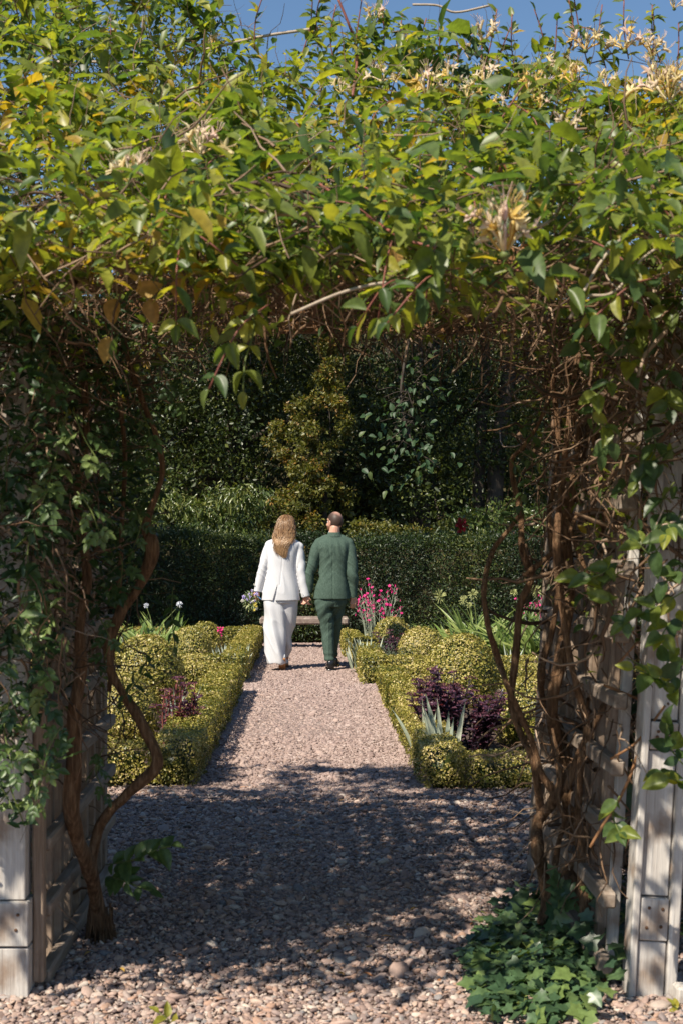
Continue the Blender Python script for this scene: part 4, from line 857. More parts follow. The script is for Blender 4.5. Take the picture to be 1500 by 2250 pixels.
# long hair: a base volume and many strands
hr = [ring(191, 545, 575, .02, .03), ring(205, 515, 605, .065, .03), ring(235, 492, 622, .098, .025), ring(280, 478, 630, .110, .01), ring(330, 462, 634, .104, -.005), ring(372, 454, 632, .090, -.03), ring(398, 458, 618, .066, -.07), ring(425, 468, 594, .046, -.108), ring(460, 474, 573, .032, -.124), ring(500, 486, 566, .022, -.131), ring(525, 512, 563, .013, -.134), ring(546, 538, 556, .005, -.135)]
V, F = loft(hr, 40, True, 6, 2.0)
parts_v, parts_f = [V], [tri(F)]; tones = [np.clip(.24+.45*np.clip((ZZ(240)-V[:, 2])/.35, 0, 1)+.15*fnoise(V*np.array([1, 1, .1]), 40, 9), 0, 1)]; nb = len(V)
Rr = spline(hr, 6); k = len(Rr); ns = 520; SP = []; ST = []
for i in range(ns):
    a = random.uniform(math.pi*.98, math.pi*2.02) if i < 420 else random.uniform(0, 6.28); a0 = 4.71+(a-4.71)*.25; i0 = random.randint(0, 3); i1 = min(k-1, int(random.triangular(k*.5, k-1, k*.72))) if i % 3 else k-1
    pts = []
    for q in np.linspace(i0, i1, 12):
        j = int(q); R = Rr[j]; aa = a+.12*math.sin(q*.35+i); e = 1.03+.05*random.random()
        pts.append((R[0]+R[3]*e*math.cos(aa)+.004*math.sin(q*.6+i*1.7), R[1]+R[4]*e*math.sin(aa)-.002, R[2]))
    if i % 3 and i1 < k-3:
        l = pts[-1]; pts[-1] = (l[0]+(l[0]-ZX(552))*.22, l[1]-.008, l[2]-.02)
    SP.append(pts); ST.append(random.gauss(0, .27))
SP = np.array(SP); Rad = np.tile(np.concatenate([np.full(9, .0026), [.002, .0014, .0005]]), (ns, 1)); V2, F2 = tube_batch(SP, Rad, 3)
tn2 = np.clip(.34+.50*np.clip((ZZ(240)-V2[:, 2])/.35, 0, 1)+np.repeat(ST, 36), 0, 1)
obj('hair', np.concatenate([V, V2]), np.concatenate([tri(F), tri(F2)+nb]), M['hair_blonde'], wom, np.concatenate([tones[0], tn2]), kind='stuff')

# ---------------------------------------------------------------- bouquet in her hand
bc = Vector((ZX(272), Y0-.02, ZZ(900)))
bq = thing('bouquet', 'small garden bouquet of grey leaves and lilac, yellow and cream flowers with a blue ribbon', 'bouquet', bc)
n = 190; D = rand_dirs(n); P = np.array(bc)+D*np.array([.075, .05, .10])*(RNG.random(n)**.4)[:, None]
foliage('foliage', P, unit(D+np.array([-.3, 0, -.6])), rand_dirs(n), U(.025, .055, n), U(.012, .022, n), T_LEAF, RNG.random(n), M['bouquet_leaf'], bq)
fl = {}
for mt_ in ('lilac', 'yellow', 'cream'):
    V, F = zip(*[ellipsoid((.011*math.cos(a), .011*math.sin(a), 0), (.010, .006, .006), Matrix.Rotation(a, 3, 'Z'), 8, 5) for a in np.arange(5)*1.257]); VV, FF = join(*zip(V, F)); fl[mt_] = fast_mesh('flower', VV, FF); fl[mt_].materials.append(M[mt_])
for i in range(26):
    mt_ = ('lilac', 'cream', 'lilac', 'yellow')[i % 4]; o = link('flower', fl[mt_], bq); p = Vector((random.gauss(0, .05), random.uniform(-.07, -.02), random.gauss(0, .06)))
    if mt_ == 'yellow': p = Vector((random.uniform(.03, .06), -.05, random.uniform(-.1, -.02)))
    if mt_ == 'lilac' and i % 8 == 0: p = Vector((random.uniform(-.09, -.06), -.03, random.uniform(.02, .06)))
    o.location = p; o.rotation_euler = (random.uniform(.6, 2), random.uniform(-1, 1), random.uniform(0, 6)); s = random.uniform(.7, 1.2); o.scale = (s, s, s)
for k in range(7): stem('stalk', [bc+Vector((random.uniform(-.02, .02), -.01, .03)), lw+Vector((-.01, .02, -.06)), lw+Vector((.01+random.uniform(0, .04), .01, -.03+random.uniform(0, .03)))], .0025, M['stem_green'], bq, 4, 3)
stem('ribbon', [lw+Vector((.0, -.03, -.055)), lw+Vector((.03, -.035, -.08)), lw+Vector((.05, -.03, -.10))], [.008, .006, .003], M['ribbon'], bq, 4)

# ================================================================== WOODEN ARCH
ar = thing('wooden_arch', 'weathered timber garden arch with trellis sides under the climbers', 'arch', (.08, 5.2, 0))
LEAN = .055
def rbox(name, x0, x1, y0, y1, z0, z1, mat, b=.004, parent=ar, lean=LEAN):      # a piece of the leaning side
    zc = (z0+z1)/2; o = box(name, x0+lean*zc, x1+lean*zc, y0, y1, z0, z1, mat, parent, b); o.rotation_euler = (0, math.atan(lean), 0); return o
# near posts, each of stiles, panels and blocks
def bolts(o, cx, y, zs, lean=0):
    for dx, z in zs:
        V, F = ellipsoid((cx+dx+lean*z, y-.001, z), (.0055, .004, .0055), None, 10, 6); obj('bolt', V, F, M['rust'], o)
pl = [('post_block', 0, .155, .000), ('post_block', .162, .30, -.006), ('post_panel', .304, .765, .010), ('post_block', .769, .865, -.004), ('post_panel', .869, 1.42, .010), ('post_block', 1.425, 1.52, -.004), ('post_panel', 1.525, 2.2, .010)]
for nm, z0, z1, dy in pl:
    o = box(nm, -1.075+.001*len(nm), -.882-(.012 if 'panel' in nm else 0), 4.44+dy, 4.545, z0, z1, M['wood_white'], ar, .003)
    if dy < 0: bolts(o, -.95, 4.44+dy, [(-.04, z0+.05), (.03, z0+.052), (-.035, z1-.04), (.036, z1-.038)])
pr = [('post_block', 0, .175, .004), ('post_block', .180, .312, -.004), ('post_panel', .317, .770, .012), ('post_block', .775, .862, -.002), ('post_panel', .867, 1.40, .012), ('post_block', 1.405, 1.50, -.002), ('post_panel', 1.505, 2.2, .012)]
for nm, z0, z1, dy in pr:
    o = rbox(nm, 1.012, 1.098, 4.44+dy, 4.54, z0, z1, M['wood_white'], .003)
    if dy < 0: bolts(o, 1.055, 4.44+dy, [(-.022, z0+.04), (.022, z0+.045), (-.02, z1-.03), (.022, z1-.032)], LEAN)
rbox('post_stile', .985, 1.008, 4.43, 4.53, 0, 2.2, M['wood_white'], .004)
rbox('post_stile', 1.102, 1.135, 4.43, 4.54, 0, 2.2, M['wood_white'], .004)
rbox('base_block', 1.118, 1.22, 4.36, 4.428, .0, .055, M['wood_white'], .008)
box('post_stile', -.880, -.846, 4.50, 4.55, .03, 2.2, M['wood_grey'], ar, .004)
for i in range(8):
    y = 4.66+i*.188
    box('slat', -.915, -.882, y, y+.042, .0, 2.2, M['wood_grey'], ar, .003)
    rbox('slat', .965, .998, y, y+.042, .0, 2.2, M['wood_grey' if i else 'wood_white'], .003)
for k in range(11):
    z = .005+.213*k; e = random.uniform(-.02, .02)
    box('rail', -.880, -.836, 4.556+abs(e), 6.10, z, z+.046, M['wood_rail'], ar, .007)
    rbox('rail', .918, .963, 4.54+abs(e), 6.10, z+.03, z+.082, M['wood_rail'], .007)
box('far_post', -.965, -.885, 6.11, 6.19, 0, 2.25, M['wood_grey'], ar, .006); rbox('far_post', .935, 1.01, 6.11, 6.19, 0, 2.25, M['wood_grey'], .006)
for y in (4.70, 5.20, 5.70, 6.2): box('cross_beam', -1.05, 1.25, y, y+.05, 2.34, 2.40, M['wood_beam'], ar, .005)
for x in (-.7, -.35, 0, .35, .7): box('lath', x, x+.04, 4.65, 6.3, 2.403, 2.425, M['wood_beam'], ar, .003)

# unseen tall hedges added on both sides of the arch to cut the sky light
for label, x0, x1 in (('unseen tall leafy hedge added on the twisted-trunk side to shade the arch', -5.5, -1.75), ('unseen tall leafy hedge added behind the pale post to shade the arch', 1.75, 5.5)):
    t = thing('shading_hedge', label, 'hedge', ((x0+x1)/2, 5.5, 0), 'unseen shading hedges beside the arch')
    P, N = box_surface(x0, x1, 4.9, 6.1, .02, 2.75, 900, b=.15); P = P+N*(.08*fnoise(P, 2, 61)+U(-.1, .05, len(P)))[:, None]; n = len(P)
    foliage('foliage', P, unit(N*.5+rand_dirs(n)), unit(N+rand_dirs(n)*.8), U(.05, .09, n), U(.03, .05, n), T_DIA, np.clip(RNG.normal(.4, .22, n), 0, 1), M['jasmine'], t)
    V, F = core_box(x0+.15, x1-.15, 5.05, 5.95, 0, 2.6, 1); obj('branches', V, F, M['twig_core'], t, smooth=False, kind='stuff')  # solid core inside, added to block light as well

# ================================================================== HONEYSUCKLE OVER THE ARCH
hs = thing('honeysuckle', 'flowering honeysuckle covering the top of the timber arch', 'climber', (.95, 5.3, 0))
PY = [130, 200, 300, 400, 560, 640]; YY = [5.9, 5.35, 4.65, 4.05, 3.55, 3.5]
def Ysurf(py): return float(np.interp(py, PY, YY))
ys = np.array([3.2, 3.5, 4.0, 4.6, 5.3, 5.9, 6.3, 6.6]); zts = np.array([2.08, 2.22, 2.47, 2.74, 3.02, 3.26, 3.22, 2.9]); zbs = np.array([2.02, 2.03, 2.10, 2.18, 2.22, 2.27, 2.3, 2.5])
def topz(X, Y): 
    P = np.stack([X, Y, np.zeros_like(X)], 1)
    left = np.clip((-.15-X)/.8, 0, 1)*np.clip((Y-4.4)/1.2, 0, 1)*.55+np.clip((Y-4.8)/1.0, 0, 1)*.17
    return np.interp(Y, ys, zts)+(.10+.07*np.clip(Y-5, 0, 1))*fnoise(P, 2.3, 91)+(.05+.05*np.clip(Y-5, 0, 1))*fnoise(P, 7, 92)+left
def botz(X, Y):
    P = np.stack([X, Y, np.zeros_like(X)], 1); return np.interp(Y, ys, zbs)+.05*fnoise(P, 4, 93)+.03*fnoise(P, 11, 96)+.05-.30*np.clip((np.abs(X-.12)-.42)/.5, 0, 1)**1.6*np.clip((Y-4.0)/.7, 0, 1)
def mass(n, x0, x1, mode):
    X = U(x0, x1, n); Y = 3.4+3.15*U(0, 1, n)**.95; zt, zb = topz(X, Y), botz(X, Y)
    if mode == 'top': Z = zt-np.abs(RNG.normal(0, .085, n))+.02
    elif mode == 'under': Z = zb+np.abs(RNG.normal(0, .10, n))
    else: Z = zb+(zt-zb)*U(0, 1, n)
    return np.stack([X, Y+.05*RNG.normal(size=n), Z], 1)
def lip(n):
    X = U(-3.2, 2.3, n); Y = 3.02+1.3*RNG.random(n)**1.2; return np.stack([X, Y+.05*RNG.normal(size=n), botz(X, Y)+.20*RNG.random(n)+.03], 1)
def honey_tone(P):
    return np.clip(.56+.13*fnoise(P, 2.2, 95)+RNG.normal(0, .22, len(P)), 0, 1)
def soft_leaves(name, P, L0, mat, parent, tone, up=(0, -.22, .9), wr=.47, tmpl=T_LEAF, droop=.2, sd=.38):
    n = len(P); A = unit(rand_dirs(n)*np.array([1, 1, .6])+np.array([0, -.25, -droop])); Nn = unit(np.array(up)+rand_dirs(n)*.55); L = L0*np.exp(RNG.normal(0, sd, n))
    return foliage(name, P, A, Nn, L, L*wr*U(.85, 1.15, n), tmpl, tone, mat, parent)
def dapple(P, thr=.42):          # leave ragged openings through the roof, so that flecks of sun reach the gravel
    q = np.stack([P[:, 0]+KX*P[:, 2], P[:, 1]+KY*P[:, 2], np.zeros(len(P))], 1); h = fnoise(q, 9.0, 111, 9)+.45*fnoise(q, 3.0, 112)
    return P[h < thr-.14*np.clip((P[:, 0]+.2)/1.2, -1, 1)]
def clumpy(P):                   # leaves grow in clumps with dark gaps between
    h = fnoise(P, 7.0, 113, 9); return P[RNG.random(len(P)) < np.clip(.58+.50*h, .06, 1)]
P = dapple(np.concatenate([clumpy(mass(54000, -3.2, 2.4, 'top')), mass(8500, -3.2, 2.3, 'mid'), lip(6500)])); soft_leaves('foliage', P, .057, M['honey'], hs, honey_tone(P))
P = dapple(mass(7500, -1.9, 2.2, 'under')); soft_leaves('foliage', P, .034, M['honey'], hs, honey_tone(P), wr=.5)
def twigs(name, P, L0, parent, wild=.5, down=0.0, r=.0022, tone=.5):
    n = len(P); D = unit(rand_dirs(n)*np.array([1, 1, .7])+np.array([0, 0, -down])); L = L0*U(.4, 1.5, n)[:, None]; B = rand_dirs(n)*wild*L*.35
    K = 6; Q = np.zeros((n, K, 3)); Q[:, 0] = P; d_ = D.copy()
    for q in range(1, K):
        d_ = unit(d_+rand_dirs(n)*wild*.75+np.array([0, 0, -.12*down])); Q[:, q] = Q[:, q-1]+d_*L/(K-1)
    R = (r*np.exp(RNG.normal(0, .45, n)))[:, None]*np.linspace(1.15, .45, K)[None]
    V, F = tube_batch(Q, R, 4); return obj(name, V, tri(F), M['twig'], parent, np.repeat(np.clip(RNG.normal(tone, .25, n), 0, 1), 24), kind='stuff')
twigs('twigs', dapple(np.concatenate([mass(6200, -1.7, 2.0, 'under'), mass(1800, -1.7, 2.0, 'mid')]), .8), .22, hs, .6)
P = mass(900, -1.9, 2.2, 'top'); twigs('shoots', P, .20, hs, .5, -.5, .0015, .55)
# separate big leaves on shoots, large enough to tell apart
HL = leaf_meshes(M['honey'], 14, [.12, .25, .35, .2, .6, .75, .45, .3, .55, .2, .8, .9, .15, .4], seg=7)
YL = leaf_meshes(M['dead_leaf'], 3, [.9, 1, .8], seg=6); DL = leaf_meshes(M['dead_leaf'], 2, [.1, .4], seg=6)
def shoot(pts, L0, parent, meshes, step=.055, mat='stem_red', r=.0022, name='leaf', wr=.54, start=.15, nrm=(0, -.45, .85)):
    C = spline(pts, 8); stem('shoot', [Vector(p) for p in C[::4]] if len(C) > 8 else [Vector(p) for p in C], r, M[mat], parent, 5, 2)
    d = np.concatenate([[0], np.cumsum(np.linalg.norm(np.diff(C, axis=0), axis=1))]); tot = d[-1]; q = tot*start; flip = random.randint(0, 1); out = 0
    Ps, As, Ns, Ls = [], [], [], []
    while q < tot:
        p = np.array([np.interp(q, d, C[:, i]) for i in range(3)]); p2 = np.array([np.interp(min(q+.01, tot), d, C[:, i]) for i in range(3)]); t = p2-p if np.linalg.norm(p2-p) > 1e-6 else C[-1]-C[-2]
        t = t/np.linalg.norm(t); s = np.cross(t, (0, -.7, .7)); s /= max(np.linalg.norm(s), 1e-6); f = .7+.3*math.sin(q/tot*2.6)
        for sg in (-1, 1):
            a = t*.75+s*sg*(1.0 if flip else .7)+np.array([random.gauss(0, .25), random.gauss(-.1, .25), random.gauss(-.15, .25)])
            Ps.append(p); As.append(a); Ns.append(np.array(nrm)+RNG.normal(size=3)*.4); Ls.append(L0*random.uniform(.7, 1.15)*f); out += 1
        flip = 1-flip; q += step*random.uniform(.8, 1.25)
    Ps.append(C[-1]); As.append(C[-1]-C[-3]); Ns.append(np.array(nrm)); Ls.append(L0*.7)
    ms = [random.choice(meshes) for _ in Ps]; Ls = np.array(Ls); place_objs(name, ms, np.array(Ps), np.array(As), np.array(Ns), Ls, Ls*wr, parent); return len(Ps)
nl = 0
spots = [(380, 430), (540, 380), (470, 520), (590, 420), (330, 540), (400, 560), (690, 470), (760, 430), (840, 470), (900, 380), (960, 560), (860, 560), (1040, 470), (1010, 620), (900, 640), (1110, 620), (690, 340), (240, 280),
         (80, 240), (150, 330), (640, 290), (1000, 400), (1190, 330), (1350, 480), (1440, 560), (1460, 640), (1300, 560), (1330, 330), (60, 90), (250, 60), (860, 250), (1130, 260), (590, 700), (1240, 90), (1380, 60), (720, 560), (330, 200), (500, 230)]
for (px, py) in spots:
    Y = Ysurf(py)-.26; b = W(px, py-30, Y+.10); a = random.uniform(-1.0, 1.0); L = random.uniform(.18, .30)
    e = b+Vector((L*math.sin(a)*1.1, -random.uniform(.02, .14), -L*math.cos(a)*.8)); 
    if nl < 285: nl += shoot([b, b.lerp(e, .5)+Vector((0, -.05, .03)), e], .088*random.uniform(.7, 1.12), hs, HL, .07, wr=.49)
nl += shoot([W(520, 650, 3.6), W(560, 710, 3.5), W(540, 790, 3.46), W(535, 860, 3.45)], .062, hs, [HL[4], HL[5], HL[10], HL[11]], .07, 'stem_green')
ret = W(300, 660, 3.6); Ps = np.array([W(255, 655, 3.6), W(300, 640, 3.6), W(330, 655, 3.58), W(395, 610, 3.6), W(240, 740, 3.7), W(860, 540, 3.5)]); k = len(Ps)
place_objs('yellow_leaf', YL, Ps, np.array([(-.2, 0, -1), (1, -.2, .2), (.2, 0, -1), (.1, 0, -1), (-.2, 0, -1), (.1, 0, -1)]), np.array([(0, -1, .3)]*k)+RNG.normal(size=(k, 3))*.2, np.full(k, .07), np.full(k, .045), hs)
Ps = np.array([W(1085, 405, 3.95), W(1100, 430, 3.95), W(1070, 440, 3.95), W(1110, 470, 3.9)]); place_objs('dead_leaf', DL, Ps, np.array([(.3, 0, .6), (-.4, 0, -.8), (.6, 0, -.3), (.2, 0, -1)]), np.array([(0, -1, .2)]*4)+RNG.normal(size=(4, 3))*.3, np.full(4, .075), np.full(4, .04), hs)
# sprigs standing up against the sky
for (px, py, top) in ((560, 70, -20), (700, 60, -30), (850, 160, 30), (905, 170, 40), (965, 150, 60), (1030, 170, 70), (1090, 160, 60), (1180, 120, 20), (1240, 110, -10), (1330, 110, 10), (1420, 130, 20), (1470, 160, 50), (930, 150, 60), (780, 140, 0), (740, 120, 10), (1130, 120, 30), (1000, 130, 50), (1290, 100, -5), (1380, 90, 0), (1210, 120, 40), (660, 90, -10), (820, 120, 30), (1060, 120, 20), (1450, 100, 10)):
    Y = 5.75; b = W(px, py+40, Y); e = W(px+random.uniform(-35, 35), top, Y-.05); C = spline([b, b.lerp(e, .5)+Vector((random.uniform(-.03, .03), 0, 0)), e], 6)
    stem('shoot', [Vector(p) for p in C[::3]], .0026, M['stem_red'], hs, 5, 2)
    k = 15; s = RNG.random(k); P = np.array([[np.interp(q*(len(C)-1), np.arange(len(C)), C[:, i]) for i in range(3)] for q in s])
    L = .055*U(.6, 1.15, k); V, F, tn = leaf_batch(P, unit(rand_dirs(k)*np.array([1, .7, .5])+np.array([0, 0, .35])), unit(np.array([0, -.6, .7])+rand_dirs(k)*.5), L, L*.5, T_LEAF, np.clip(RNG.normal(.5, .22, k), 0, 1)); obj('foliage', V, F, M['honey'], hs, tn, kind='stuff')
# long bare and red stems lying over the leaves
for pts, r, mt_ in (([(440, 112), (540, 88), (600, 76), (700, 62)], .006, 'stem_pale'), ([(100, 120), (150, 142), (210, 136), (280, 152), (320, 172)], .0055, 'stem_pale'), ([(905, 10), (960, 12), (1000, 27), (1075, 12)], .0045, 'stem_pale'),
                    ([(740, -10), (768, 60), (784, 118), (774, 210)], .0055, 'stem_red'), ([(690, 395), (740, 430), (800, 470), (880, 522), (960, 545)], .004, 'stem_red'), ([(600, 290), (660, 292), (730, 288)], .004, 'stem_pale'),
                    ([(640, 690), (760, 640), (870, 620), (990, 640)], .004, 'stem_pale'), ([(1270, 240), (1255, 330), (1230, 440), (1200, 490), (1140, 500)], .0045, 'stem_pale'), ([(1250, 700), (1330, 560), (1430, 470), (1500, 400)], .004, 'stem_pale'),
                    ([(1290, 650), (1350, 640), (1420, 560), (1500, 520)], .0035, 'stem_pale'), ([(30, 480), (70, 490), (110, 470), (130, 430)], .003, 'stem_pale'), ([(1160, 170), (1080, 290), (1020, 370)], .003, 'stem_red')):
    stem('stem', [W(x, y, Ysurf(y)-.13) for x, y in pts], r, M[mt_], hs, 6, 5)
# flowers: each a head of curved trumpet florets
def floret_mesh(tone, bend):
    pts = [(0, 0, 0), (0, 0, .016), (bend*.2, 0, .030), (bend*.6, 0, .041), (bend*1.3, 0, .046)]; C = spline([(*p, r) for p, r in zip(pts, (.0014, .0016, .0021, .0034, .0028))], 2)
    V, F = tube_batch(C[None, :, :3], C[None, :, 3], 6); parts = [(V, tri(F))]
    tip = np.array(pts[3])
    for q, (dx, dz, L) in enumerate(((1.0, .15, .017), (-.5, .85, .019), (-.9, .2, .015))):
        a = unit(np.array([dx, random.uniform(-.3, .3), dz])); lv, lf, _ = leaf_batch(tip[None], a[None], np.array([[0, 1., .2]]), np.array([L]), np.array([L*.42]), T_LEAF, np.ones(1)); parts.append((lv, lf))
    f0 = tip+np.array([.002, 0, .003]); FP = np.array([[f0, f0+np.array([.006, d, .014]), f0+np.array([.004, d*2, .026])] for d in (-.004, .001, .005)]); V, F = tube_batch(FP, np.full((3, 3), .0007), 3); parts.append((V, tri(F)))
    V, F = join(*parts); tn = np.clip(tone+.35*(V[:, 2]/.05-.5), 0, 1); me = fast_mesh('floret', V, F, tn); me.materials.append(M['honey_flower']); return me
FM = [floret_mesh(t, b) for t, b in ((.2, .012), (.5, .016), (.7, .020), (.95, .014), (.45, .024), (.75, .008))]
hub_v, hub_f = ellipsoid((0, 0, 0), (.007, .007, .006), None, 8, 6); hub = fast_mesh('flower', hub_v, hub_f); hub.materials.append(M['stem_green'])
flowers = [(440, 345, 1.25, 11), (285, 405, 1.25, 11), (470, 112, .9, 7), (822, 52, 1.0, 8), (893, 118, 1.25, 11), (838, 182, 1.0, 8), (935, 212, 1.3, 10), (985, 180, 1.0, 7), (1062, 92, 1.3, 9), (1062, 185, 1.1, 7), (1085, 505, 1.1, 7), (1108, 560, 1.55, 13), (1135, 490, .9, 5),
           (1285, 112, 1.3, 10), (1262, 185, 1.1, 8), (1372, 112, 1.35, 10), (1432, 128, 1.3, 9), (1440, 205, 1.6, 12), (1470, 225, 1.4, 10), (1160, 205, 1.1, 8), (1205, 165, 1.0, 7), (1330, 195, 1.0, 6), (1480, 20, .9, 6), (750, 205, .8, 6), (1245, 290, .8, 5), (1030, 130, .9, 7), (1100, 240, .8, 5), (1185, 240, .8, 5), (880, 240, .7, 5), (1025, 215, .8, 5)]
for (px, py, s, k) in flowers:
    Y = Ysurf(py)-(.50 if py > 250 else .22); fo = link('flower', hub, hs); fo.location = W(px, py, Y)-root_loc(hs); s *= 1.15 if py > 300 else 1.22; fo.scale = (s, s, s)
    for i in range(k):
        o = link('floret', FM[random.randrange(6)], fo); az = i/k*6.283+random.uniform(-.3, .3); el = random.uniform(.25, 1.0)
        o.rotation_euler = (Matrix.Rotation(az, 3, 'Z')@Matrix.Rotation(el, 3, 'Y')@Matrix.Rotation(random.choice((0, 3.14)), 3, 'Z')).to_euler(); q = random.uniform(.8, 1.2); o.scale = (q, q, q)

# climbers' woody stems: one old twisted vine, many lean ones opposite
jv = thing('jasmine', 'dark small-leaved climber with a thick twisted bare trunk on the trellis', 'climber', (-.75, 5.05, 0))
tk = [(224, 2095, 5.10, .060), (222, 2060, 5.10, .043), (216, 2010, 5.08, .036), (208, 1930, 5.06, .030), (205, 1880, 5.05, .028), (228, 1800, 5.03, .027), (290, 1735, 5.0, .027), (346, 1678, 4.97, .032), (318, 1600, 4.98, .030), (275, 1530, 4.99, .026), (244, 1475, 5.0, .025), (238, 1420, 5.0, .024), (262, 1355, 5.0, .026), (305, 1290, 5.0, .023),
      (330, 1235, 4.98, .034), (333, 1190, 4.98, .036), (322, 1150, 5.0, .020), (345, 1085, 5.0, .016), (358, 1030, 5.0, .016), (345, 960, 5.0, .015), (318, 890, 5.0, .015), (285, 800, 5.0, .014), (265, 700, 5.0, .012)]
stem('trunk', [W(x, y, Y) for x, y, Y, r in tk], [r*(.80 if y > 1600 else .66) for x, y, Y, r in tk], M['bark'], jv, 18, 8, rough=.22)
t2 = [(214, 2000, 5.07, .02), (200, 1920, 4.95, .024), (168, 1835, 4.85, .028), (158, 1770, 4.8, .026), (164, 1660, 4.8, .027), (165, 1560, 4.8, .024), (180, 1470, 4.8, .022), (176, 1380, 4.8, .02), (192, 1260, 4.8, .018), (170, 1100, 4.85, .016), (190, 950, 4.9, .014), (180, 750, 4.9, .012)]
stem('trunk', [W(x, y, Y) for x, y, Y, r in t2], [r for *_, r in t2], M['bark'], jv, 16, 8, rough=.2)
t3 = [(240, 1520, 5.1, .008), (262, 1300, 5.1, .009), (268, 1150, 5.1, .009), (275, 1000, 5.1, .008), (262, 860, 5.1, .008)]
stem('trunk', [W(x, y, Y) for x, y, Y, r in t3], [r for *_, r in t3], M['bark'], jv, 8, 6, rough=.1)
V_, F_ = [], []
n = 46; b = np.array(W(222, 2075, 5.10)); Q = np.zeros((n, 4, 3)); a = U(0, 6.28, n); h = U(.02, .16, n); rr0 = U(.034, .046, n)
for q, (hh, rr1) in enumerate(((1, 1.0), (.6, 1.05), (.2, 1.35), (0, 1.9))): Q[:, q] = b+np.stack([np.cos(a)*rr0*rr1*U(.85, 1.2, n), np.sin(a)*rr0*rr1*U(.85, 1.2, n), h*hh+U(-.008, .008, n)-.012*(q == 3)], 1)
V, F = tube_batch(Q, np.full((n, 4), .004)*U(.5, 1.5, n)[:, None], 4); obj('bark_strips', V, tri(F), M['bark'], jv, kind='stuff')
def wall_pts(n, x0, x1, y0, y1, z0, z1, p=1.0): return np.stack([U(x0, x1, n), U(y0, y1, n), z0+(z1-z0)*U(0, 1, n)**p], 1)
P = np.concatenate([wall_pts(9000, -1.75, -.80, 4.35, 6.25, .85, 2.3), wall_pts(5000, -1.8, -.95, 4.75, 6.3, .0, .95), wall_pts(4600, -.9, -.62, 4.5, 6.1, 1.15, 2.3, .7), wall_pts(8200, -1.7, -.76, 4.12, 4.42, .95, 2.25, .75), wall_pts(900, -1.3, -.84, 4.2, 4.4, .55, 1.0, .6)])
wob = .5+.5*fnoise(P, 3.0, 99); P = P[RNG.random(len(P)) < np.clip(.45+wob*.7, 0, 1)]
soft_leaves('foliage', P, .032, M['jasmine'], jv, np.clip(RNG.normal(.42, .25, len(P)), 0, 1), up=(.0, -.6, .6), wr=.42)
P = np.concatenate([wall_pts(1500, -1.6, -.70, 4.4, 6.2, .7, 2.25), wall_pts(700, -1.7, -.93, 4.75, 6.2, 0, .9)]); twigs('twigs', np.concatenate([P, wall_pts(450, -1.4, -.72, 4.15, 4.42, .95, 2.25)]), .22, jv, .5, .3, .0022, .4)
JM = []
for i in range(6):                                  # a leaf of five leaflets
    TV, TF = big_leaf(.12, .15, .01, 5); parts = []
    for (x, s, L) in ((.30, 1, .5), (.30, -1, .5), (.62, 1, .55), (.62, -1, .55), (.8, 0, .62)):
        an = s*random.uniform(.7, 1.1); c_, s_ = math.cos(an), math.sin(an); Vl = TV*np.array([L, L*.62, L]); Vl = np.stack([Vl[:, 0]*c_-Vl[:, 1]*s_+x, Vl[:, 0]*s_+Vl[:, 1]*c_, Vl[:, 2]-.12*x*x], 1); parts.append((Vl, TF))
    sv, sf = tube_batch(np.array([[(0, 0, 0), (.4, 0, 0), (.8, 0, -.08)]]), np.full((1, 3), .012), 3); parts.append((sv, tri(sf)))
    V, F = join(*parts); me = fast_mesh('leaf', V, F, np.full(len(V), [.55, .75, .9, 1.0, .8, .95][i])); me.materials.append(M['jasmine']); JM.append(me)  # tones raised so the front leaves look sunlit and glossy
shoots = [[(150, 900), (128, 985), (105, 1075), (72, 1165), (62, 1235), (92, 1300), (130, 1385)], [(20, 930), (15, 1010), (8, 1080)], [(60, 720), (95, 800), (125, 860)], [(75, 1240), (45, 1330), (40, 1390)], [(110, 1400), (90, 1480), (100, 1530), (70, 1570)], [(20, 1440), (25, 1520), (10, 1600), (30, 1690)],
          [(140, 1590), (110, 1640), (95, 1700), (80, 1760)], [(60, 1640), (100, 1690), (130, 1660)], [(160, 900), (185, 960), (215, 1010)], [(170, 1080), (200, 1120), (215, 1160)], [(60, 640), (85, 700), (70, 780)], [(30, 1780), (10, 1740), (-20, 1700)], [(90, 600), (50, 660), (20, 700)]]
for pts in shoots:
    Y = 4.22; shoot([W(x, y, Y+random.uniform(-.03, .03)) for x, y in pts], .072, jv, JM, .062, 'stem_green', .0024, wr=.95, start=.05)
for pts, r, mt_ in (([(-10, 1775), (60, 1690), (140, 1590)], .0022, 'stem_green'), ([(8, 1690), (55, 1815)], .0022, 'stem_green'), ([(60, 760), (100, 840), (122, 860)], .006, 'stem_pale'), ([(72, 1270), (100, 1340), (122, 1375)], .005, 'stem_green')):
    stem('shoot', [W(x, y, 4.25) for x, y in pts], r, M[mt_], jv, 5, 4)
# low leafy sucker at the foot of the old vine, big dim leaves in the shade
shoot([W(235, 1900, 4.95), W(290, 1890, 4.8), W(350, 1865, 4.75), W(375, 1860, 4.72)], .085, jv, [HL[0], HL[1], HL[9]], .05, 'stem_green', .0022)
shoot([W(240, 1925, 4.95), W(270, 1935, 4.8), W(330, 1958, 4.75)], .075, jv, [HL[0], HL[1], HL[9]], .05, 'stem_green', .0022)
for pts in ([(310, 900), (330, 960), (300, 1010)], [(290, 1100), (310, 1150), (295, 1200)], [(360, 780), (400, 830), (390, 880)], [(250, 1190), (270, 1240), (260, 1300)], [(230, 1640), (210, 1690), (230, 1740)], [(215, 1350), (240, 1400), (230, 1450)]):
    shoot([W(x, y, 4.75) for x, y in pts], .06, jv, JM[:2], .05, 'stem_green', .002, wr=.95)
shoot([W(250, 1560, 4.95), W(300, 1500, 4.85), W(340, 1440, 4.8)], .05, jv, [HL[0], HL[9]], .05, 'stem_green', .002)
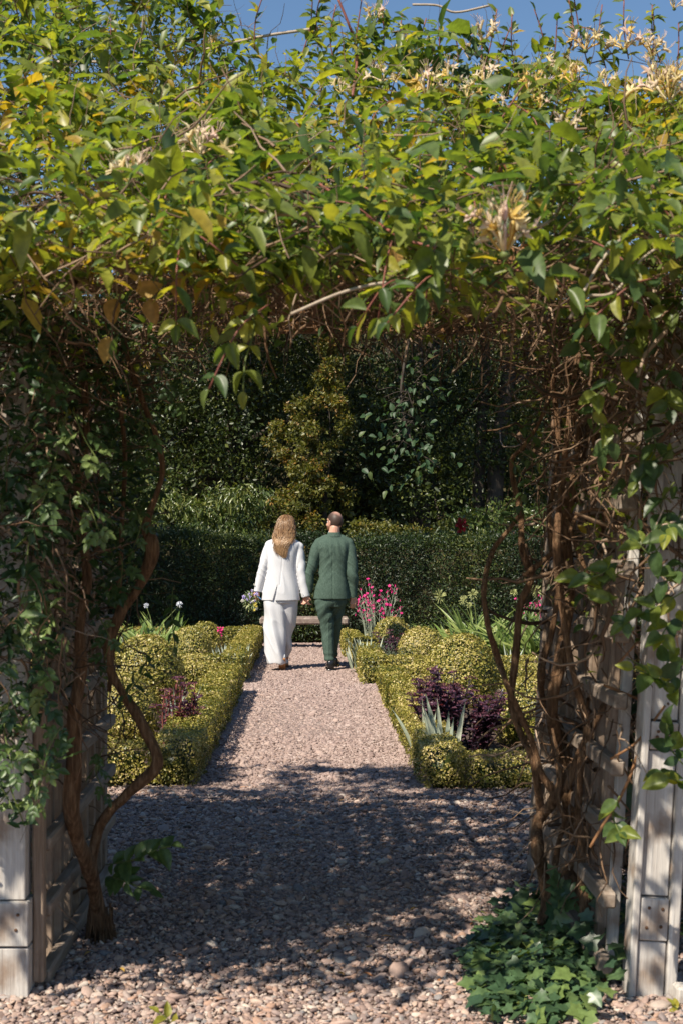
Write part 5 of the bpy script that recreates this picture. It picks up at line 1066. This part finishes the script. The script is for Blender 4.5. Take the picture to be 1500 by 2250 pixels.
shoot([W(380, 1290, 4.95), W(378, 1350, 4.9), W(385, 1420, 4.9)], .045, jv, [HL[0], HL[9]], .05, 'stem_green', .002)

rv = thing('woody_climber', 'bare brown stems of an old climber tangled on the trellis above the ivy', 'climber', (.92, 5.25, 0))
SR = [([(1188, 2033), (1199, 1976), (1190, 1909), (1180, 1870), (1182, 1806), (1213, 1763), (1249, 1699), (1295, 1628), (1341, 1532), (1358, 1450), (1350, 1340), (1325, 1210), (1330, 1080), (1300, 950)], 5.15, .018),
      ([(1281, 2047), (1284, 1983), (1281, 1895), (1270, 1806), (1272, 1699), (1288, 1600), (1262, 1500), (1240, 1380), (1222, 1200), (1235, 1050), (1250, 900)], 5.0, .016),
      ([(1258, 2050), (1258, 1966), (1254, 1895), (1265, 1823), (1242, 1740), (1224, 1650), (1212, 1560), (1230, 1440), (1250, 1300), (1240, 1150), (1270, 1000), (1255, 850)], 5.25, .024),
      ([(1190, 1800), (1171, 1681), (1142, 1610), (1121, 1539), (1131, 1450), (1142, 1330), (1165, 1270), (1146, 1210), (1143, 1130), (1122, 1020), (1150, 980), (1182, 930), (1205, 870), (1230, 780)], 5.2, .012),
      ([(1215, 1740), (1188, 1699), (1167, 1628), (1117, 1514), (1094, 1450), (1070, 1370), (1062, 1290), (1082, 1210), (1112, 1170), (1142, 1130)], 5.1, .011),
      ([(1250, 1690), (1231, 1603), (1192, 1539), (1187, 1486), (1192, 1450), (1215, 1370), (1225, 1250), (1205, 1150), (1225, 980), (1215, 850)], 5.3, .013),
      ([(1240, 1740), (1280, 1640), (1320, 1560), (1352, 1500), (1350, 1400), (1300, 1300), (1265, 1200), (1245, 1140)], 5.05, .012),
      ([(1205, 1990), (1225, 1860), (1238, 1800), (1225, 1760), (1230, 1690), (1212, 1600)], 5.1, .008), ([(1225, 1925), (1290, 1860), (1275, 1790)], 5.1, .012), ([(1150, 1265), (1200, 1225), (1240, 1190)], 5.15, .009),
      ([(1250, 1170), (1270, 1130), (1320, 1120), (1360, 1150)], 4.8, .006), ([(1260, 830), (1275, 760), (1290, 720), (1265, 735)], 4.7, .008)]
for pts, Y, r in SR:
    k = len(pts); stem('stem', [W(x, y, Y+.05*math.sin(i*1.9+x)) for i, (x, y) in enumerate(pts)], [r*(1.25-.6*i/k)*random.uniform(.85, 1.15) for i in range(k)], M['bark'], rv, 12, 7, rough=.2)
for pts, Y, r in (([(1295, 1862), (1325, 1810), (1356, 1763), (1385, 1700), (1412, 1620)], 4.5, .005), ([(1340, 1668), (1400, 1628), (1460, 1550)], 4.45, .004), ([(1325, 1505), (1400, 1535)], 4.6, .005), ([(1355, 1460), (1400, 1410)], 4.4, .004)):
    stem('twig', [W(x, y, Y) for x, y in pts], r, M['wood_beam'], rv, 6, 4)
P = np.concatenate([wall_pts(1150, .86, 1.6, 4.5, 6.2, .95, 2.35, .75), wall_pts(500, .9, 1.5, 4.6, 6.1, .3, 1.0), wall_pts(420, .9, 1.6, 4.15, 4.42, 1.25, 2.3, .8)]); twigs('twigs', P, .30, rv, .8, .6, .0033, .55)
P = np.concatenate([wall_pts(6500, .90, 1.9, 4.5, 6.3, .9, 2.35, .7), wall_pts(4200, .86, 1.5, 4.1, 4.4, 1.3, 2.3, .55)]); P = P[RNG.random(len(P)) < np.clip(.35+.5*fnoise(P, 3, 101), .05, 1)]; soft_leaves('foliage', P, .036, M['honey'], rv, np.clip(RNG.normal(.4, .25, len(P)), 0, 1), wr=.5)
P = wall_pts(2600, 1.15, 2.0, 4.8, 6.3, 0, 1.0); soft_leaves('foliage', P, .04, M['jasmine'], rv, np.clip(RNG.normal(.4, .25, len(P)), 0, 1), wr=.5)
for pts in ([(1500, 1120), (1460, 1180), (1430, 1220), (1400, 1190)], [(1510, 1230), (1470, 1270), (1440, 1300)], [(1500, 1300), (1450, 1330), (1400, 1350), (1370, 1370)], [(1510, 1380), (1480, 1360), (1450, 1400)], [(1500, 1470), (1460, 1500), (1420, 1480), (1390, 1470)], [(1490, 1530), (1450, 1490), (1470, 1450)],
            [(1500, 1680), (1470, 1640), (1465, 1590)], [(1500, 1720), (1470, 1710), (1450, 1700)], [(1350, 1240), (1310, 1265), (1265, 1270)], [(1345, 1330), (1320, 1290), (1330, 1250)], [(1320, 930), (1345, 960), (1330, 1000)], [(1420, 930), (1440, 980), (1420, 1020)], [(1480, 800), (1460, 850), (1470, 900)],
            [(1360, 1750), (1345, 1790), (1360, 1830)], [(1500, 640), (1450, 700), (1420, 760)], [(1420, 700), (1380, 760), (1390, 820)], [(1490, 980), (1440, 1010), (1400, 1060)], [(1300, 700), (1270, 740), (1280, 790)], [(1480, 1060), (1450, 1110), (1470, 1160)], [(1350, 830), (1310, 870), (1300, 920)]):
    shoot([W(x, y, 4.1+random.uniform(-.06, .06)) for x, y in pts], .074, rv, HL[:10], .055, 'stem_green', .0024, wr=.62, nrm=(-.3, -.8, .5))
for pts in ([(1140, 930), (1170, 960), (1160, 1010)], [(1120, 1010), (1150, 1060), (1140, 1110)], [(1060, 1150), (1090, 1130), (1120, 1140)]):
    shoot([W(x, y, 5.1) for x, y in pts], .05, rv, [HL[0], HL[1], HL[9], HL[3]], .05, 'stem_green', .002, wr=.6)
rs = thing('rose', 'dark crimson rose hanging among the bare stems above the hedge', 'flower', W(1012, 1152, 5.2))
P = np.array(W(1012, 1152, 5.2))+RNG.normal(size=(26, 3))*np.array([.008, .008, .010]); foliage('petals', P, rand_dirs(26), rand_dirs(26), np.full(26, .022), np.full(26, .018), T_LEAF, np.ones(26), M['rose'], rs)
stem('stalk', [W(1012, 1150, 5.2), W(1040, 1120, 5.2), W(1100, 1140, 5.2), W(1140, 1150, 5.2)], .002, M['stem_green'], rs, 5, 4)

# ================================================================== IVY, SMALL THINGS ON THE GRAVEL
iv = thing('ivy_patch', 'patch of glossy dark ivy spreading over the gravel at the foot of the pale post', 'ivy', (.85, 4.8, 0))
IM = []
for i in range(8):
    V, F = T_IVY; V = V.copy(); V[:, 2] += .08*np.sin(V[:, 0]*4+i)*V[:, 1]*(1 if i % 2 else -1); me = fast_mesh('leaf', V, F, np.full(len(V), [.15, .3, .45, .55, .65, .25, .5, .8][i])); me.materials.append(M['ivy']); IM.append(me)
def ivy_pts(n):
    out = []
    while len(out) < n:
        px, py = random.uniform(985, 1375), random.uniform(1955, 2240); lx = np.interp(py, [1955, 2040, 2120, 2200, 2240], [1150, 1060, 1010, 1040, 1080]); rx = np.interp(py, [1955, 2040, 2120, 2200, 2240], [1330, 1375, 1372, 1300, 1290])
        if lx < px < rx: out.append((px, py))
    return out
q = ivy_pts(270); P = []
for px, py in q:
    gY = EYE*FPX/(py-VY); h = .04+.12*min(1, (px-985)/330)*random.random()*np.clip((2240-py)/120, .25, 1); Y = (EYE-h)*FPX/(py-VY); P.append(W(px, py, Y))
P = np.array([list(p) for p in P]); k = len(P); L = .053*U(.5, 1.3, k)
place_objs('leaf', IM, P, unit(rand_dirs(k)*np.array([1, .8, .3])+np.array([-.3, -.55, -.1])), unit(np.array([-.25, -.35, 1])+rand_dirs(k)*.6), L, L*U(.85, 1.1, k), iv)
for m_ in range(10):
    pass
q = ivy_pts(1100); P = np.array([list(W(px, py, EYE*FPX/(py-VY))) for px, py in q]); P[:, 2] = U(.005, .06, len(P)); n = len(P); L = .045*U(.6, 1.2, n)
foliage('foliage', P, unit(rand_dirs(n)*np.array([1, .8, .3])+np.array([-.2, -.5, 0])), unit(np.array([0, -.2, 1])+rand_dirs(n)*.45), L, L, T_IVY, np.clip(RNG.normal(.4, .25, n), 0, 1), M['ivy'], iv)
for pts in ([(1240, 2010), (1235, 1960), (1215, 1920)], [(1330, 2060), (1320, 2000), (1300, 1960)], [(1200, 2060), (1225, 1990), (1225, 1945)], [(1360, 1800), (1375, 1740), (1385, 1720)]):
    shoot([W(x, y, 4.95) for x, y in pts], .06, iv, IM, .045, 'stem_green', .002, wr=.95, nrm=(0, -.9, .5))
stem('runner', [W(1245, 2160, 4.55), W(1265, 2190, 4.4), W(1278, 2240, 4.25)], .004, M['wood_beam'], iv, 5, 4)
wd = thing('weed', 'small pale green seedling growing in the gravel at the front', 'plant', W(385, 2240, 4.24))
shoot([W(385, 2262, 4.2), W(370, 2240, 4.2), W(350, 2225, 4.2)], .05, wd, [HL[10], HL[11]], .03, 'stem_green', .0016)
wd = thing('weed', 'small yellow-green seedling in the gravel beside the pale base block', 'plant', W(1490, 2220, 4.3))
shoot([W(1495, 2240, 4.3), W(1492, 2225, 4.3), W(1480, 2210, 4.3)], .045, wd, [HL[10], HL[11]], .03, 'stem_green', .0016)
lt = [(DL[i % 2], random.uniform(-1.0, 1.0), random.uniform(4.3, 8.0)) for i in range(130)]
P = np.array([(x, y, .022) for _, x, y in lt]); V, F = T_LEAF; n = len(P)
ll = obj('leaf_litter', *leaf_batch(P, rand_dirs(n)*np.array([1, 1, .1]), np.array([0, 0, 1.])+rand_dirs(n)*.3, U(.012, .04, n), U(.006, .018, n), T_LEAF, RNG.random(n))[:2], M['dead_leaf'], None, np.repeat(RNG.random(n), 8), kind='stuff')
